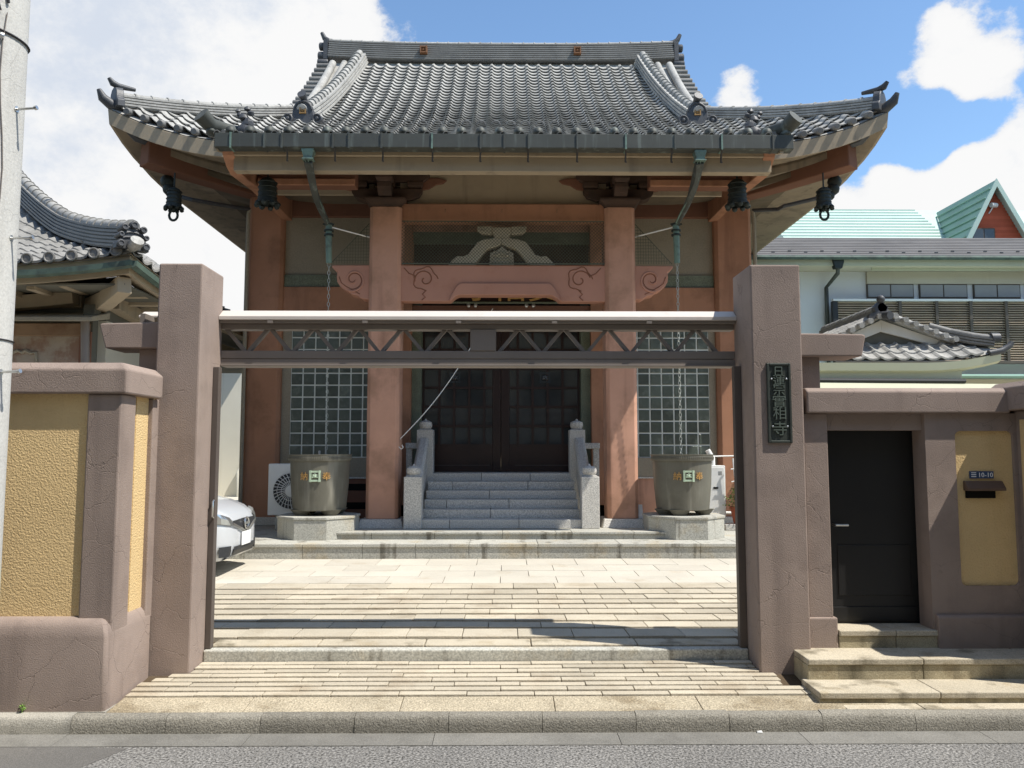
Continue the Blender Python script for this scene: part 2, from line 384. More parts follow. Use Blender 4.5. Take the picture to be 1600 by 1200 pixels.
ORG = {}
def mesh_of(name, mb, org, mat, bevel_fix=True):
    me = bpy.data.meshes.new(name)
    ox, oy, oz = org
    me.from_pydata([(x - ox, y - oy, z - oz) for x, y, z in mb.v], [], mb.f)
    if len(mb.f) < 20000:
        bm = bmesh.new(); bm.from_mesh(me)
        bmesh.ops.recalc_face_normals(bm, faces=bm.faces)
        bm.to_mesh(me); bm.free()
    if mat: me.materials.append(M[mat])
    return me
def finish(o, smooth, bevel):
    me = o.data
    if smooth:
        me.polygons.foreach_set('use_smooth', [True] * len(me.polygons))
        me.set_sharp_from_angle(angle=R(smooth if smooth is not True else 38))
    if bevel:
        b = o.modifiers.new('bevel', 'BEVEL'); b.width = bevel; b.segments = 2; b.limit_method = 'ANGLE'; b.angle_limit = R(40)
def props(o, label=None, cat=None, group=None, kind=None):
    if label: o['label'] = label
    if cat: o['category'] = cat
    if group: o['group'] = group
    if kind: o['kind'] = kind
    return o
def thing(name, label, cat, loc, group=None, kind=None):
    o = bpy.data.objects.new(name, None); o.empty_display_size = .2
    COL.objects.link(o); o.location = loc; ORG[o.name] = tuple(loc)
    return props(o, label, cat, group, kind)
def part(name, mb, mat, parent=None, smooth=None, bevel=None, kind=None, label=None, cat=None, group=None, loc=None):
    """one mesh object; a child keeps its parent's origin, a top-level mesh gets loc"""
    org = ORG[parent.name] if parent else tuple(loc or (0, 0, 0))
    o = bpy.data.objects.new(name, mesh_of(name, mb, org, mat))
    COL.objects.link(o); ORG[o.name] = org
    if parent: o.parent = parent
    else: o.location = org
    finish(o, smooth, bevel)
    return props(o, label, cat, group, kind)
def piece(name, me, parent, loc, rot=None, scale=None):
    """one more of an alike piece: shares mesh data, stands at world loc"""
    o = bpy.data.objects.new(name, me); COL.objects.link(o); o.parent = parent
    po = ORG[parent.name]; ORG[o.name] = tuple(loc)
    o.location = (loc[0] - po[0], loc[1] - po[1], loc[2] - po[2])
    if rot: o.rotation_euler = rot
    if scale: o.scale = scale
    return o
def text_mb(s, size, depth, c, tilt=None):
    """lettering facing -Y, centred on c"""
    cu = bpy.data.curves.new('lettering', 'FONT'); cu.body = s; cu.size = size; cu.extrude = depth / 2
    cu.align_x = 'CENTER'; cu.align_y = 'CENTER'; cu.resolution_u = 2
    o = bpy.data.objects.new('lettering', cu); COL.objects.link(o)
    dg = bpy.context.evaluated_depsgraph_get(); ev = o.evaluated_get(dg); me = ev.to_mesh()
    mb = MB()
    vs = [Vector(v.co) for v in me.vertices]
    if vs:
        x0 = (min(v.x for v in vs) + max(v.x for v in vs)) / 2; y0 = (min(v.y for v in vs) + max(v.y for v in vs)) / 2
        mb.add([(c[0] + v.x - x0, c[1] - v.z, c[2] + v.y - y0) for v in vs], [tuple(p.vertices) for p in me.polygons])
    ev.to_mesh_clear(); bpy.data.objects.remove(o); bpy.data.curves.remove(cu)
    return mb
def lerp(a, b, t): return a + (b - a) * t

# ------------------------------------------------------------------ ground
ZC = 0.36                                     # temple yard level
def yard_z(Y):                                # gentle rise behind the gate sill
    return .292 + (ZC - .292) * min(1, max(0, (Y - 6.6) / 4.4))
g = MB(); g.add([(-260, -260, -.03), (260, -260, -.03), (260, 260, -.03), (-260, 260, -.03)], [(0, 1, 2, 3)])
part('ground', g, 'earth', kind='structure')
g = MB()
NX = 60
g.add([(-60 + 2 * i, y, 0) for y in (-9, 5.23) for i in range(NX + 1)], [(i, i + 1, NX + 2 + i, NX + 1 + i) for i in range(NX)])
part('road', g, 'asphalt', kind='structure')

road_ = bpy.data.objects['road']
pm_ = MB(); pm_.prism([(-9, 4.2), (-3.0, 4.0), (-2.55, 4.75), (-2.35, 5.20), (-2.7, 5.225), (-9, 5.225)], .0005, .004, 'z')
part('asphalt_patch', pm_, 'patch', road_)
# gutter strip in cast lengths, kerb stones with a rounded front
gut = thing('gutter_strip', 'pale concrete gutter strip between asphalt and kerb', 'gutter', (0, 5.33, 0), kind='structure')
gs = MB().box(-.598, .598, -.11, .11, 0, .005)
gme = mesh_of('gutter_slab', gs, (0, 0, 0), 'gutter')
for i in range(-6, 7):
    piece('gutter_slab', gme, gut, (i * 1.2 + .15, 5.34, .0))
kb = thing('kerb', 'row of rough grey kerb stones along the road', 'kerb', (0, 5.5, 0), kind='structure')
def kerb_mesh(w, h, mat):
    prof = [(0, -.05), (0, h * .45), (.008, h * .80), (.02, h * .94), (.04, h), (.088, h + .002), (.088, -.05)]
    k = MB().prism(prof, -w / 2 + .002, w / 2 - .002, 'x')
    me = mesh_of('kerb_stone', k, (0, 0, 0), mat)
    me.polygons.foreach_set('use_smooth', [True] * len(me.polygons)); me.set_sharp_from_angle(angle=R(40))
    return me
kdark = kerb_mesh(.62, .115, 'kerbstone'); klight = kerb_mesh(1.30, .115, 'concrete')
x = ax(110, 5.45, 1130)
piece('kerb_stone', klight, kb, (x - .65, 5.45, .0)); piece('kerb_stone', klight, kb, (x - 1.95, 5.45, 0)); piece('kerb_stone', klight, kb, (x - 3.25, 5.45, 0))
for i in range(14):
    piece('kerb_stone', kdark, kb, (x + .31 + .62 * i, 5.45 + random.uniform(-.004, .004), random.uniform(-.004, .004)))

# forecourt: rough threshold strip, ribbed ramp, sill, ramp rows and pavers behind
rp = thing('ramp', 'sloping ribbed stone ramp from the kerb up to the gate', 'ramp', (0, 6, 0), kind='structure')
XL, XR = -2.66, 2.06
def slab(x0, x1, y0, y1, z0, z1, th=.05, dz=0):
    """stone with top running from z0 at y0 to z1 at y1"""
    m = MB()
    m.add([(x0, y0, z0 - th), (x1, y0, z0 - th), (x1, y1, z1 - th), (x0, y1, z1 - th), (x0, y0, z0 + dz), (x1, y0, z0 + dz), (x1, y1, z1 + dz), (x0, y1, z1 + dz)],
          [(3, 2, 1, 0), (4, 5, 6, 7), (0, 1, 5, 4), (1, 2, 6, 5), (2, 3, 7, 6), (3, 0, 4, 7)])
    return m
def rampz(y): return lerp(.125, .203, (y - 5.66) / (6.50 - 5.66))
part('bedding', slab(XL - .02, XR + .75, 5.66, 6.50, .105, .185, .1), 'joint', rp)
xs = [XL, -1.75, -.7, .35, 1.35, XR + .6]
for i in range(len(xs) - 1):
    part('threshold_stone', slab(xs[i] + .002, xs[i + 1] - .002, 5.543, 5.80, .114, rampz(5.8) - .002, .05), 'threshold', rp, bevel=.006)
nrow = 8; y0 = 5.806; dy = (6.496 - y0) / nrow
for r in range(nrow):
    ya, yb = y0 + r * dy + .004, y0 + (r + 1) * dy - .004
    off = [0, .24, .1, .34, .17, .4, .05, .29][r]
    xL = (-2.374 if ya > 6.2 else lerp(XL, -2.42, max(0, (ya - 6.0)) / .24)) if ya > 6.0 else XL
    xR = XR + .28 if ya < 5.95 else (XR if ya < 6.2 else 1.953)
    x = xL - off
    while x < xR - .03:
        a, b = max(x, xL) + .003, min(x + .48, xR) - .003
        if b - a > .03:
            part('paving_stone', slab(a, b, ya, yb, rampz(ya) + .008, rampz(yb), .05, random.uniform(-.003, .004)), 'ramp', rp, bevel=.004)
        x += .48
sl = thing('gate_sill', 'long pale concrete sill under the sliding gate', 'sill', (0, 6.4, .2), kind='structure')
part('sill_beam', MB().box(-2.374, 1.953, 6.50, 6.60, .10, .288), 'plinth', sl, bevel=.012)
part('rail', MB().box(-2.374, 1.953, 6.604, 6.634, .20, .270), 'steel', sl)
for i in range(5):
    xa = -2.372 + i * .866
    part('edge_stone', MB().box(xa + .003, xa + .862, 6.64, 6.853, .15, .292 + .002 * (i % 2)), 'steps', sl, bevel=.008)

yd = thing('courtyard', 'pale paved temple yard of staggered stone slabs', 'courtyard', (0, 9, .3), kind='structure')
part('bedding', MB().add([(-9, 6.64, .262), (9, 6.64, .262), (9, 12, .325), (-9, 12, .325)], [(0, 1, 2, 3)]), 'joint', yd)
ylines = [6.86, 7.20, 7.47, 7.76, 8.0, 8.24, 8.47, 8.74, 9.05, 9.43]
for r in range(len(ylines) - 1):
    ya, yb = ylines[r] + .008, ylines[r + 1] - .008
    x = -4.0 + (r % 2) * .235 - .12 + random.uniform(-.03, .03)
    while x < 3.4:
        w = .47
        part('paving_stone', slab(x + .003, x + w - .003, ya, yb, yard_z(ya) + .014, yard_z(yb) + .002, .05, random.uniform(-.003, .003)), 'ramp', yd, bevel=.004)
        x += w
ylines = [9.43, 9.88, 10.30, 10.76, 11.36]
for r in range(len(ylines) - 1):
    ya, yb = ylines[r] + .003, ylines[r + 1] - .003
    x = -5.4 + (r % 2) * .34 + random.uniform(-.03, .03)
    while x < 5.2:
        part('paving_stone', slab(x + .003, x + .665, ya, yb, yard_z(ya), yard_z(yb), .05, random.uniform(-.0015, .0015)), 'paving', yd)
        x += .67
g = MB()
for a, b in ((-14, -5.4), (5.2, 14)):
    g.add([(a, 7, .345), (b, 7, .345), (b, 30, .365), (a, 30, .365)], [(0, 1, 2, 3)])
g.add([(-5.4, 11.2, .33), (5.2, 11.2, .33), (5.2, 30, .335), (-5.4, 30, .335)], [(0, 1, 2, 3)])
part('yard_surface', g, 'paving', yd)

# ------------------------------------------------------------------ gateway
gw = thing('gateway', 'mauve rendered gateway with two square posts and a steel truss lintel', 'gateway', (-.2, 6.4, .2))
def tapered(x0, x1, y0, y1, z0, z1):
    return MB().box(x0, x1, y0, y1, z0, z1)
PLX0, PLX1, PRX0, PRX1 = -2.72, -2.376, 1.955, 2.355
part('post', tapered(PLX0, PLX1, 6.24, 6.72, .10, 3.335), 'mauve', gw, bevel=.014)
part('post', tapered(PRX0, PRX1, 6.24, 6.72, .08, 3.335), 'mauve', gw, bevel=.014)
# side crossbars on short pillars beside the posts
def stub(xa, xb, slant, name):
    z0, z1 = az(556, 6.3), az(521, 6.3)
    s = 1 if xb > xa else -1
    poly = [(xa, z0), (xb - s * slant, z0), (xb, z1 - .012), (xb - s * .03, z1), (xa, z1 + .006)]
    return MB().prism(poly, 6.3, 6.62, 'y')
part('crossbar', stub(PRX1 + .002, ax(1353, 6.3, 521), .035, 'r'), 'mauve', gw, bevel=.012)
sb = MB().prism([(PLX0 - .002, az(545, 6.3)), (ax(164, 6.3, 545), az(545, 6.3)), (ax(155, 6.3, 507), az(509, 6.3)), (ax(158, 6.3, 507), az(506, 6.3)), (PLX0 - .002, az(504, 6.3))], 6.3, 6.62, 'y')
part('crossbar', sb, 'mauve', gw, bevel=.012)
part('side_pillar', MB().box(PRX1 + .003, 2.545, 6.375, 6.62, .10, az(556, 6.3) + .003), 'mauve', gw, bevel=.010)
part('side_pillar', MB().box(-2.905, PLX0 - .003, 6.36, 6.60, .10, az(545, 6.3) + .003), 'mauve', gw, bevel=.010)
part('pillar_foot', MB().box(PRX1 + .001, 2.585, 6.285, 6.66, .30, az(966, 6.29)), 'mauve', gw, bevel=.012)
# lintel
YB = 6.72
BX0, BX1 = PLX1 + .001, PRX0 - .001
cap = MB().prism([(YB - .10, az(503, YB)), (YB - .10, az(497.5, YB)), (YB - .01, az(486.5, YB)), (YB + .20, az(486.5, YB) + .004), (YB + .22, az(503, YB))], BX0, BX1, 'x')
part('cap_sheet', cap, 'capsheet', gw, bevel=.003)
cap2 = MB().prism([(YB - .03, az(498, YB)), (YB - .03, az(495, YB)), (YB + .07, az(486, YB)), (YB + .20, az(486, YB)), (YB + .20, az(490, YB))], -3.07, PLX0 + .01, 'x')
part('cap_sheet', cap2, 'capsheet', gw, bevel=.003)
part('bracket_arm', MB().box(-2.98, -2.94, YB - .2, YB + .05, az(507, 6.4), az(497, YB)), 'steel', gw)
part('fascia', MB().box(BX0 + .002, BX1 - .002, YB - .08, YB + .19, az(507, YB), az(503, YB) - .001), 'steel', gw)
part('top_chord', MB().box(BX0, BX1, YB - .02, YB + .10, az(515.5, YB), az(507, YB) - .001), 'steel', gw, bevel=.004)
part('bottom_chord', MB().box(BX0, BX1, YB - .025, YB + .10, az(561, YB), az(549, YB)), 'steel', gw, bevel=.004)
tr = MB().box(BX0, BX1, YB - .02, YB + .13, az(570, YB), az(561, YB) - .003)
tr.box(BX0, BX1, YB - .035, YB + .13, az(573, YB), az(570, YB) - .0005)
part('track', tr, 'steel', gw, bevel=.003)
xa, xb = ax(735, YB, 530), ax(775, YB, 530)
part('centre_plate', MB().box(xa, xb, YB - .032, YB + .09, az(549, YB) + .001, az(515.5, YB) - .001), 'steel', gw, bevel=.003)
zt, zb = az(515.5, YB) - .0015, az(549, YB) + .0015
ym = YB + .035
def diag(x0, x1):
    b = MB(); w = .019
    b.prism([(x0 - w, zb), (x0 + w, zb), (x1 + w, zt), (x1 - w, zt)], ym - .024, ym + .024, 'y')
    part('diagonal_bar', b, 'steel', gw, bevel=.002)
for s, xe in ((-1, xa), (1, xb)):
    k = 0
    x = xe + s * .03
    while True:
        # towards the post: one bar rising outwards from the plate foot, the next one falling
        p0, p1 = x, x + s * .150
        if s * (p1 + s * .03 - (BX0 if s < 0 else BX1)) > 0: break
        diag(p0, p1) if k % 2 == 0 else diag(p1, p0)
        x += s * (.150 + (.040 if k % 2 == 0 else .036)); k += 1
for px in (418, 566, 712, 862, 1010):
    part('clip', MB().box(ax(px, YB), ax(px, YB) + .045, YB - .10, YB - .075, az(508, YB), az(504, YB)), 'steel', gw)
# gate leaf pushed open behind the post, its end stile visible; stop bar at the other post
gl = thing('sliding_gate', 'brown steel sliding gate leaf pushed open behind its post', 'gate', (-2.35, 6.66, .34))
part('end_stile', MB().box(PLX1 + .001, -2.326, 6.53, 6.60, .290, az(574, 6.55)), 'gatedark', gl, bevel=.005)
part('end_stile', MB().box(-6.40, -6.36, 6.76, 6.80, .345, 2.5), 'steel', gl)
part('leaf_panel', MB().box(-6.36, -2.42, 6.76, 6.80, .36, 2.5), 'steel', gl)
hz = az(795, 6.53)
hb = MB().tube([(-2.335, 6.53, hz - .07), (-2.335, 6.505, hz - .06), (-2.335, 6.505, hz + .06), (-2.335, 6.53, hz + .07)], .008, 6)
part('handle', hb, 'chrome', gl, smooth=True)
part('stop_bar', MB().box(1.895, 1.954, 6.53, 6.60, .290, az(572, 6.55)), 'gatedark', gw, bevel=.004)

# name plaque on the post
px0, px1 = ax(1199, 6.23, 630), ax(1236.5, 6.23, 630)
pz0, pz1 = az(692, 6.23), az(567, 6.23)
pl = thing('name_plaque', 'dark bronze plaque with raised vertical characters on the mauve post', 'sign', ((px0 + px1) / 2, 6.24, pz0))
part('plate', MB().box(px0, px1, 6.231, 6.2395, pz0, pz1), 'plaque', pl)
fr = MB(); w = .019
fr.box(px0, px0 + w, 6.221, 6.2305, pz0, pz1).box(px1 - w, px1, 6.221, 6.2305, pz0, pz1)
fr.box(px0 + w, px1 - w, 6.221, 6.2305, pz0, pz0 + w).box(px0 + w, px1 - w, 6.221, 6.2305, pz1 - w, pz1)
part('rim', fr, 'plaque', pl, bevel=.004)
tx = (px0 + px1) / 2 - .003
H = pz1 - pz0
for ch, fz, sz in (('日', .895, .080), ('蓮', .785, .088), ('宗', .665, .088), ('實', .515, .105), ('相', .375, .10), ('寺', .23 - .05, .105)):
    part('character', text_mb(ch, sz * 1.12, .016, (tx, 6.2265, pz0 + H * fz)), 'letter', pl)
for fz in (.80, .205):
    for xx in (px0 + .036, px1 - .036):
        part('stud', MB().lathe([(.008, 0), (.007, -.008), (.002, -.011)], (xx, 6.2305, pz0 + H * fz), 10, 'y'), 'chrome', pl, smooth=True)

# ------------------------------------------------------------------ boundary wall beside the pole
lw = thing('boundary_wall', 'mauve boundary wall with cream panels and rolled plinth beside the utility pole', 'wall', (-4, 5.8, .1))
WXR = -2.68
cz0, cz1 = az(615, 5.595), az(577, 5.595)
def capbar(x0, x1, y0, y1):
    return MB().prism([(y0, cz0), (y0, cz1), (y0 + .05, cz1 + .045), (y1 - .05, cz1 + .045), (y1, cz1), (y1, cz0)], x0, x1, 'x')
part('core', MB().box(-12, -2.72, 5.655, 5.94, .55, cz0 + .01), 'cream', lw)
part('core_return', MB().box(-2.96, -2.715, 5.9405, 6.30, .55, cz0 + .01), 'cream', lw)
# coping: front run and the short return, mitred as one ring sweep
cp = MB()
prof = [(-.045, cz0), (-.045, cz1), (.015, cz1 + .05), (.30, cz1 + .05), (.30, cz0)]
def capring(x, y, d):   # d = outward unit of the mitre
    return [(x - d[0] * a, y - d[1] * a, z) for a, z in prof]
cp.rings([[(-12, 5.64 + a, z) for a, z in prof], [(WXR - a, 5.64 + a, z) for a, z in prof], [(WXR - a, 6.20, z) for a, z in prof]])
part('coping', cp, 'mauve', lw, bevel=.012)
part('pilaster', MB().box(-2.915, WXR, 5.625, 5.86, .60, cz0 - .002), 'mauve', lw, bevel=.012)
for xp in (-5.6, -8.3):
    part('pilaster', MB().box(xp, xp + .26, 5.625, 5.86, .60, cz0 - .002), 'mauve', lw, bevel=.012)
part('pilaster', MB().box(-2.84, WXR, 6.14, 6.30, .60, cz0 - .003), 'mauve', lw, bevel=.008)
# plinth with rolled shoulder along the front and the return
pp = [(-.115, .06), (-.115, .60), (-.10, .665), (-.065, .705), (-.02, .722), (.06, .725), (.06, .06)]
pm = MB()
pm.rings([[(-12, 5.665 + a, z) for a, z in pp], [(WXR - .11 - a, 5.665 + a, z) for a, z in pp], [(WXR - .11 - a, 6.235, z) for a, z in pp]])
part('plinth', pm, 'mauve', lw, smooth=50, bevel=.02)

# ------------------------------------------------------------------ boundary wall with the black door
rw = thing('boundary_wall', 'mauve boundary wall with a black door and small cream panel up stone steps', 'wall', (3.3, 6.3, .1))
YR = 6.30
DX0, DX1 = 2.56, 3.33
rz0, rz1 = az(645, 6.25), az(611, 6.25)
RXE = 4.06
cpp = [(0, rz0), (0, rz1), (.05, rz1 + .03), (.47, rz1 + .03), (.47, rz0)]
part('coping', MB().prism([(6.25 + a, z) for a, z in cpp], ax(1263.5, 6.25), RXE - .07, 'x'), 'mauve', rw, bevel=.012)
part('door_jamb', MB().box(2.37, DX0, 6.305, 6.80, .30, rz0 - .001), 'mauve', rw, bevel=.008)
part('lintel', MB().box(DX0 + .001, DX1 - .001, 6.345, 6.78, az(672, 6.35), rz0 - .002), 'mauve', rw)
# pilaster face with the recessed panel cut out
pa, pb = ax(1493, YR), ax(1584, YR)
qa, qb = az(917, YR), az(673, YR)
def rrect(x0, x1, z0, z1, r, n=5):
    o = []
    for cx, cz, a0 in ((x1 - r, z1 - r, 0), (x0 + r, z1 - r, 90), (x0 + r, z0 + r, 180), (x1 - r, z0 + r, 270)):
        for k in range(n + 1):
            a = R(a0 + 90 * k / n); o.append((cx + r * math.cos(a), cz + r * math.sin(a)))
    return o
inner = rrect(pa, pb, qa, qb, .045)
ox0, ox1, oz0, oz1 = DX1, RXE, .30, rz0 - .001
ww = MB()
outer = []
for q, (cx_, cz_) in enumerate(((ox1, oz1), (ox0, oz1), (ox0, oz0), (ox1, oz0))):
    for k in range(6):
        ix, iz = inner[q * 6 + k]
        first = k < 2; last = k > 3
        if q % 2 == 0: outer.append((cx_, iz) if first else ((ix, cz_) if last else (cx_, cz_)))
        else: outer.append((ix, cz_) if first else ((cx_, iz) if last else (cx_, cz_)))
ww.rings([[(x, YR + .20, z) for x, z in outer], [(x, YR, z) for x, z in outer], [(x, YR, z) for x, z in inner], [(x, YR + .028, z) for x, z in inner]], True, False)
part('panel_wall', ww, 'mauve', rw, bevel=.006)
part('jamb_return', MB().prism([(DX1 + .001, YR + .01), (DX1 + .12, YR + .01), (DX1 + .12, 6.80), (DX1 + .075, 6.80)], .30, rz0 - .003, 'z'), 'mauve', rw)
part('cream_panel', MB().box(pa - .02, pb + .02, YR + .027, YR + .06, qa - .02, qb + .02), 'cream', rw)
part('plinth', MB().prism([(6.255, .14), (6.255, az(967, 6.255)), (6.275, az(965, 6.27) + .012), (6.33, az(965, 6.27) + .012), (6.33, .14)], DX1 + .02, RXE - .001, 'x'), 'mauve', rw, bevel=.008)
# return towards the road at the picture's edge, with its own panel, cap and plinth
part('return_wall', MB().box(RXE, RXE + .24, 5.70, 6.52, .10, rz0 + .02), 'mauve', rw, bevel=.01)
part('cream_panel', MB().box(RXE - .012, RXE + .02, 5.80, 6.24, az(917, YR), az(655, 6.2)), 'cream', rw)
cc = [(-.09, rz0 + .021), (-.09, rz1 + .03), (-.03, rz1 + .075), (.28, rz1 + .075), (.28, rz0 + .021)]
cr = MB(); cr.rings([[(RXE + a, 6.50, z) for a, z in cc], [(RXE + a, 5.60 + a * 0, z) for a, z in cc]])
part('coping', cr, 'mauve', rw, bevel=.01)
part('front_run', MB().box(RXE + .2405, 11, 5.72, 5.94, .10, rz0 + .02), 'cream', rw)
part('coping', MB().prism([(5.6, rz0 + .021), (5.6, rz1 + .03), (5.66, rz1 + .075), (6.0, rz1 + .075), (6.0, rz0 + .021)], RXE + .285, 11, 'x'), 'mauve', rw)
part('plinth', MB().box(RXE - .05, RXE + .24, 5.66, 6.253, .10, az(965, 6.27)), 'mauve', rw, bevel=.012)
# door leaf set back in the opening
dr = part('door', MB().box(DX0 - .05, DX1 + .05, 6.535, 6.58, .478, az(671, 6.45) + .1), 'doorblack', rw)
part('lower_panel', MB().box(DX0 + .14, DX1 - .04, 6.527, 6.5345, .70, 1.10), 'doorblack', dr, bevel=.004)
part('kick_rail', MB().box(DX0 - .04, DX1 + .06, 6.524, 6.5345, .50, .61), 'doorblack', dr, bevel=.003)
hz = az(821, 6.48)
hl = MB().tube([(ax(1302, 6.48), 6.534, hz), (ax(1302, 6.48), 6.475, hz), (ax(1321, 6.48), 6.475, hz)], .010, 8)
part('handle', hl, 'chrome', dr, smooth=True)

# stone steps up to the door
es = thing('entrance_steps', 'stained stone steps leading up to the black door', 'steps', (3.2, 6, .1))
def step(xs_, y0, y1, z0, z1):
    for i in range(len(xs_) - 1):
        a, b = xs_[i], xs_[i + 1]
        part('step_stone', MB().box(a + .0015, b - .0015, y0, y1, z0, z1 - .045), 'riser', es, bevel=.006)
        part('tread_slab', MB().box(a + .0015, b - .0015, y0 - .012, y1, z1 - .0445, z1), 'steps', es, bevel=.008)
xq = ax(1262, 5.96, 1040)
step([ax(1281, 5.65, 1090), ax(1470, 5.65, 1090), ax(1660, 5.65), ax(1900, 5.65), 6.2], 5.66, 6.0, .10, .197)
step([ax(1262, 5.96, 1045), ax(1443, 5.96, 1045), ax(1600, 5.96), 4.6], 5.965, 6.32, .10, .345)
step([2.588, 3.03, DX1 + .03], 6.285, 6.80, .30, .478)
ap = thing('sidewalk_strip', 'worn concrete strip in front of the door steps', 'pavement', (3.5, 5.65, .1), kind='structure')
for a, b in ((2.32, 2.85), (2.85, 3.75), (3.75, 4.7), (4.7, 6), (6, 8)):
    part('paving_slab', MB().box(a + .003, b - .003, 5.542, 5.70, .05, .121), 'steps', ap, bevel=.006)
part('paving_slab', MB().box(-9, XL - .002, 5.542, 5.72, .05, .117), 'concrete', ap)

# letter slot hood and house number
mbx = thing('mailbox', 'brown letter slot with projecting hood in the cream panel', 'mailbox', (ax(1535, 6.3), 6.32, 1.5))
ym_ = YR + .026
z0, z1, z2 = az(779, YR), az(767, YR), az(752, YR)
part('slot', MB().box(ax(1508, YR), ax(1553, YR), ym_ - .02, ym_, z0, z1 + .004), 'black', mbx)
part('hood', MB().prism([(ym_ - .075, z1), (ym_ - .075, z1 + .02), (ym_ - .03, z2), (ym_, z2), (ym_, z1)], ax(1505, YR), ax(1564, YR), 'x'), 'mailbrown', mbx, bevel=.005)
nb = thing('house_number_sign', 'small blue enamel house number sign above the letter slot', 'sign', (ax(1533, YR), 6.32, az(743, YR)))
part('plate', MB().box(ax(1515.5, YR), ax(1527.5, YR), ym_ - .008, ym_, az(748, YR), az(736.5, YR)), 'bluesign', nb)
part('plate', MB().box(ax(1528.5, YR), ax(1553, YR), ym_ - .008, ym_, az(748, YR), az(736.5, YR)), 'bluesign', nb)
part('lettering', text_mb('10-10', .052, .003, (ax(1541, YR), ym_ - .0085, az(742.3, YR))), 'plate', nb)
lr = MB()
for k in range(3): lr.box(ax(1518, YR), ax(1525.5, YR), ym_ - .0095, ym_ - .0081, az(745.5 - 3.0 * k, YR), az(744.3 - 3.0 * k, YR))
part('lettering', lr, 'plate', nb)

# ------------------------------------------------------------------ utility pole
YP = 5.0
PX = -3.105 - .205
up = thing('utility_pole', 'pale concrete utility pole with step bolts and cables at the edge of the road', 'pole', (PX, YP, 0))
pr = MB(); pr.lathe([(.205, -.02), (.205, 2.0), (.200, 5.0), (.185, 11)], (PX, YP, 0), 36)
part('shaft', pr, 'pole', up, smooth=True)
for py, a in ((177, -8), (375, -4), (583, -12)):
    z = az(py, YP)
    d = Vector((math.cos(R(a)), math.sin(R(a)), 0))
    c = Vector((PX, YP, z))
    b = MB().tube([c + d * .19, c + d * .335], .0085, 8); b.tube([c + d * .328, c + d * .345 + Vector((0, 0, .004))], .014, 8); b.tube([c + d * .198, c + d * .206], .02, 8)
    part('step_bolt', b, 'chrome', up, smooth=True)
def band(z, r=.208, t=.006, h=.02, drop=0.0):
    m = MB(); n = 40
    m.rings([[(PX + (r + dr) * math.cos(2 * PI * k / n), YP + (r + dr) * math.sin(2 * PI * k / n), z + dz + drop * math.cos(2 * PI * k / n)) for dr, dz in ((0, 0), (t, 0), (t, h), (0, h))] for k in range(n)] , True, False)
    return m
bm_ = MB()
n = 40
rr = .2075
zb_ = az(62, YP)
pts = [(PX + rr * math.cos(2 * PI * k / n), YP + rr * math.sin(2 * PI * k / n), zb_ - .04 * math.cos(2 * PI * k / n)) for k in range(n + 1)]
part('strap', MB().tube(pts, .007, 6, False), 'cable', up, smooth=True)
zb2 = az(533, YP)
pts = [(PX + rr * math.cos(2 * PI * k / n), YP + rr * math.sin(2 * PI * k / n), zb2) for k in range(n + 1)]
part('strap', MB().tube(pts, .005, 6, False), 'cable', up, smooth=True)
def on_pole(deg, z, r=.212): return (PX + r * math.cos(R(deg)), YP + r * math.sin(R(deg)), z)
for k, (d0, d1, z0, z1, z2) in enumerate(((-66, -60, 30, 62, -60), (-52, -56, 20, 60, -60), (-58, -58, 5, 70, -30), (-45, -50, 0, 40, -80), (-38, -40, -5, 25, -90))):
    p = [on_pole(lerp(d0, d1, t / 8) + 5 * math.sin(t * 1.3 + k), az(lerp(z2, z1, t / 8), YP)) for t in range(9)]
    part('cable', MB().tube(p, .006 if k % 2 else .009, 6), 'cable', up, smooth=True)
p = [on_pole(-36 - 6 * math.sin(t * .9), az(lerp(40, 600, t / 12), YP), .209) for t in range(13)]
part('earth_wire', MB().tube(p, .0035, 6), 'steel', up, smooth=True)
part('clamp', MB().lathe([(.016, 0), (.022, -.012), (.010, -.03)], on_pole(-42, az(78, YP), .21), 10, 'y'), 'chrome', up, smooth=True)

# ------------------------------------------------------------------ temple hall
XC = -.06
YW = 14.5                         # front wall of the hall
th = thing('temple_hall', 'old red and beige temple hall under a curved grey tiled roof behind the gate', 'temple', (XC, YW, 0))
YK, YE, YRG = 11.0, 12.5, 18.08   # porch eave, main eave, ridge
HX = 6.30                         # half width of the main eave
VX = 4.02                         # half width of the gable roof above
def F(y):
    t = y - YK
    return 6.30 + .28 * t + .0538 * t * t
def lift(r):
    return .56 * max(0.0, (r - .62) / .38) ** 2.2
def dip(y): return F(min(y, 2 * YRG - y))
def roofz(x, y):
    """front slope of the main roof and porch"""
    ins = y - YE
    z = F(y)
    if ins > -.01:
        z += lift(abs(x) / max(.1, HX - ins)) * max(0, 1 - ins / 2.6)
    return z
def sidez(x, y):
    ins = HX - abs(x)
    d = min(y - YE, 2 * YRG - YE - y)      # distance from the corner along the side
    z = F(YE + ins)
    r = (HX - d) / max(.1, HX - ins)
    return z + lift(r) * max(0, 1 - ins / 2.6)

roof = part('roof', (lambda m: m)(MB()), 'tile', th)      # filled below
def setmesh(o, mb, mat):
    o.data = mesh_of(o.name, mb, ORG[o.name], mat)
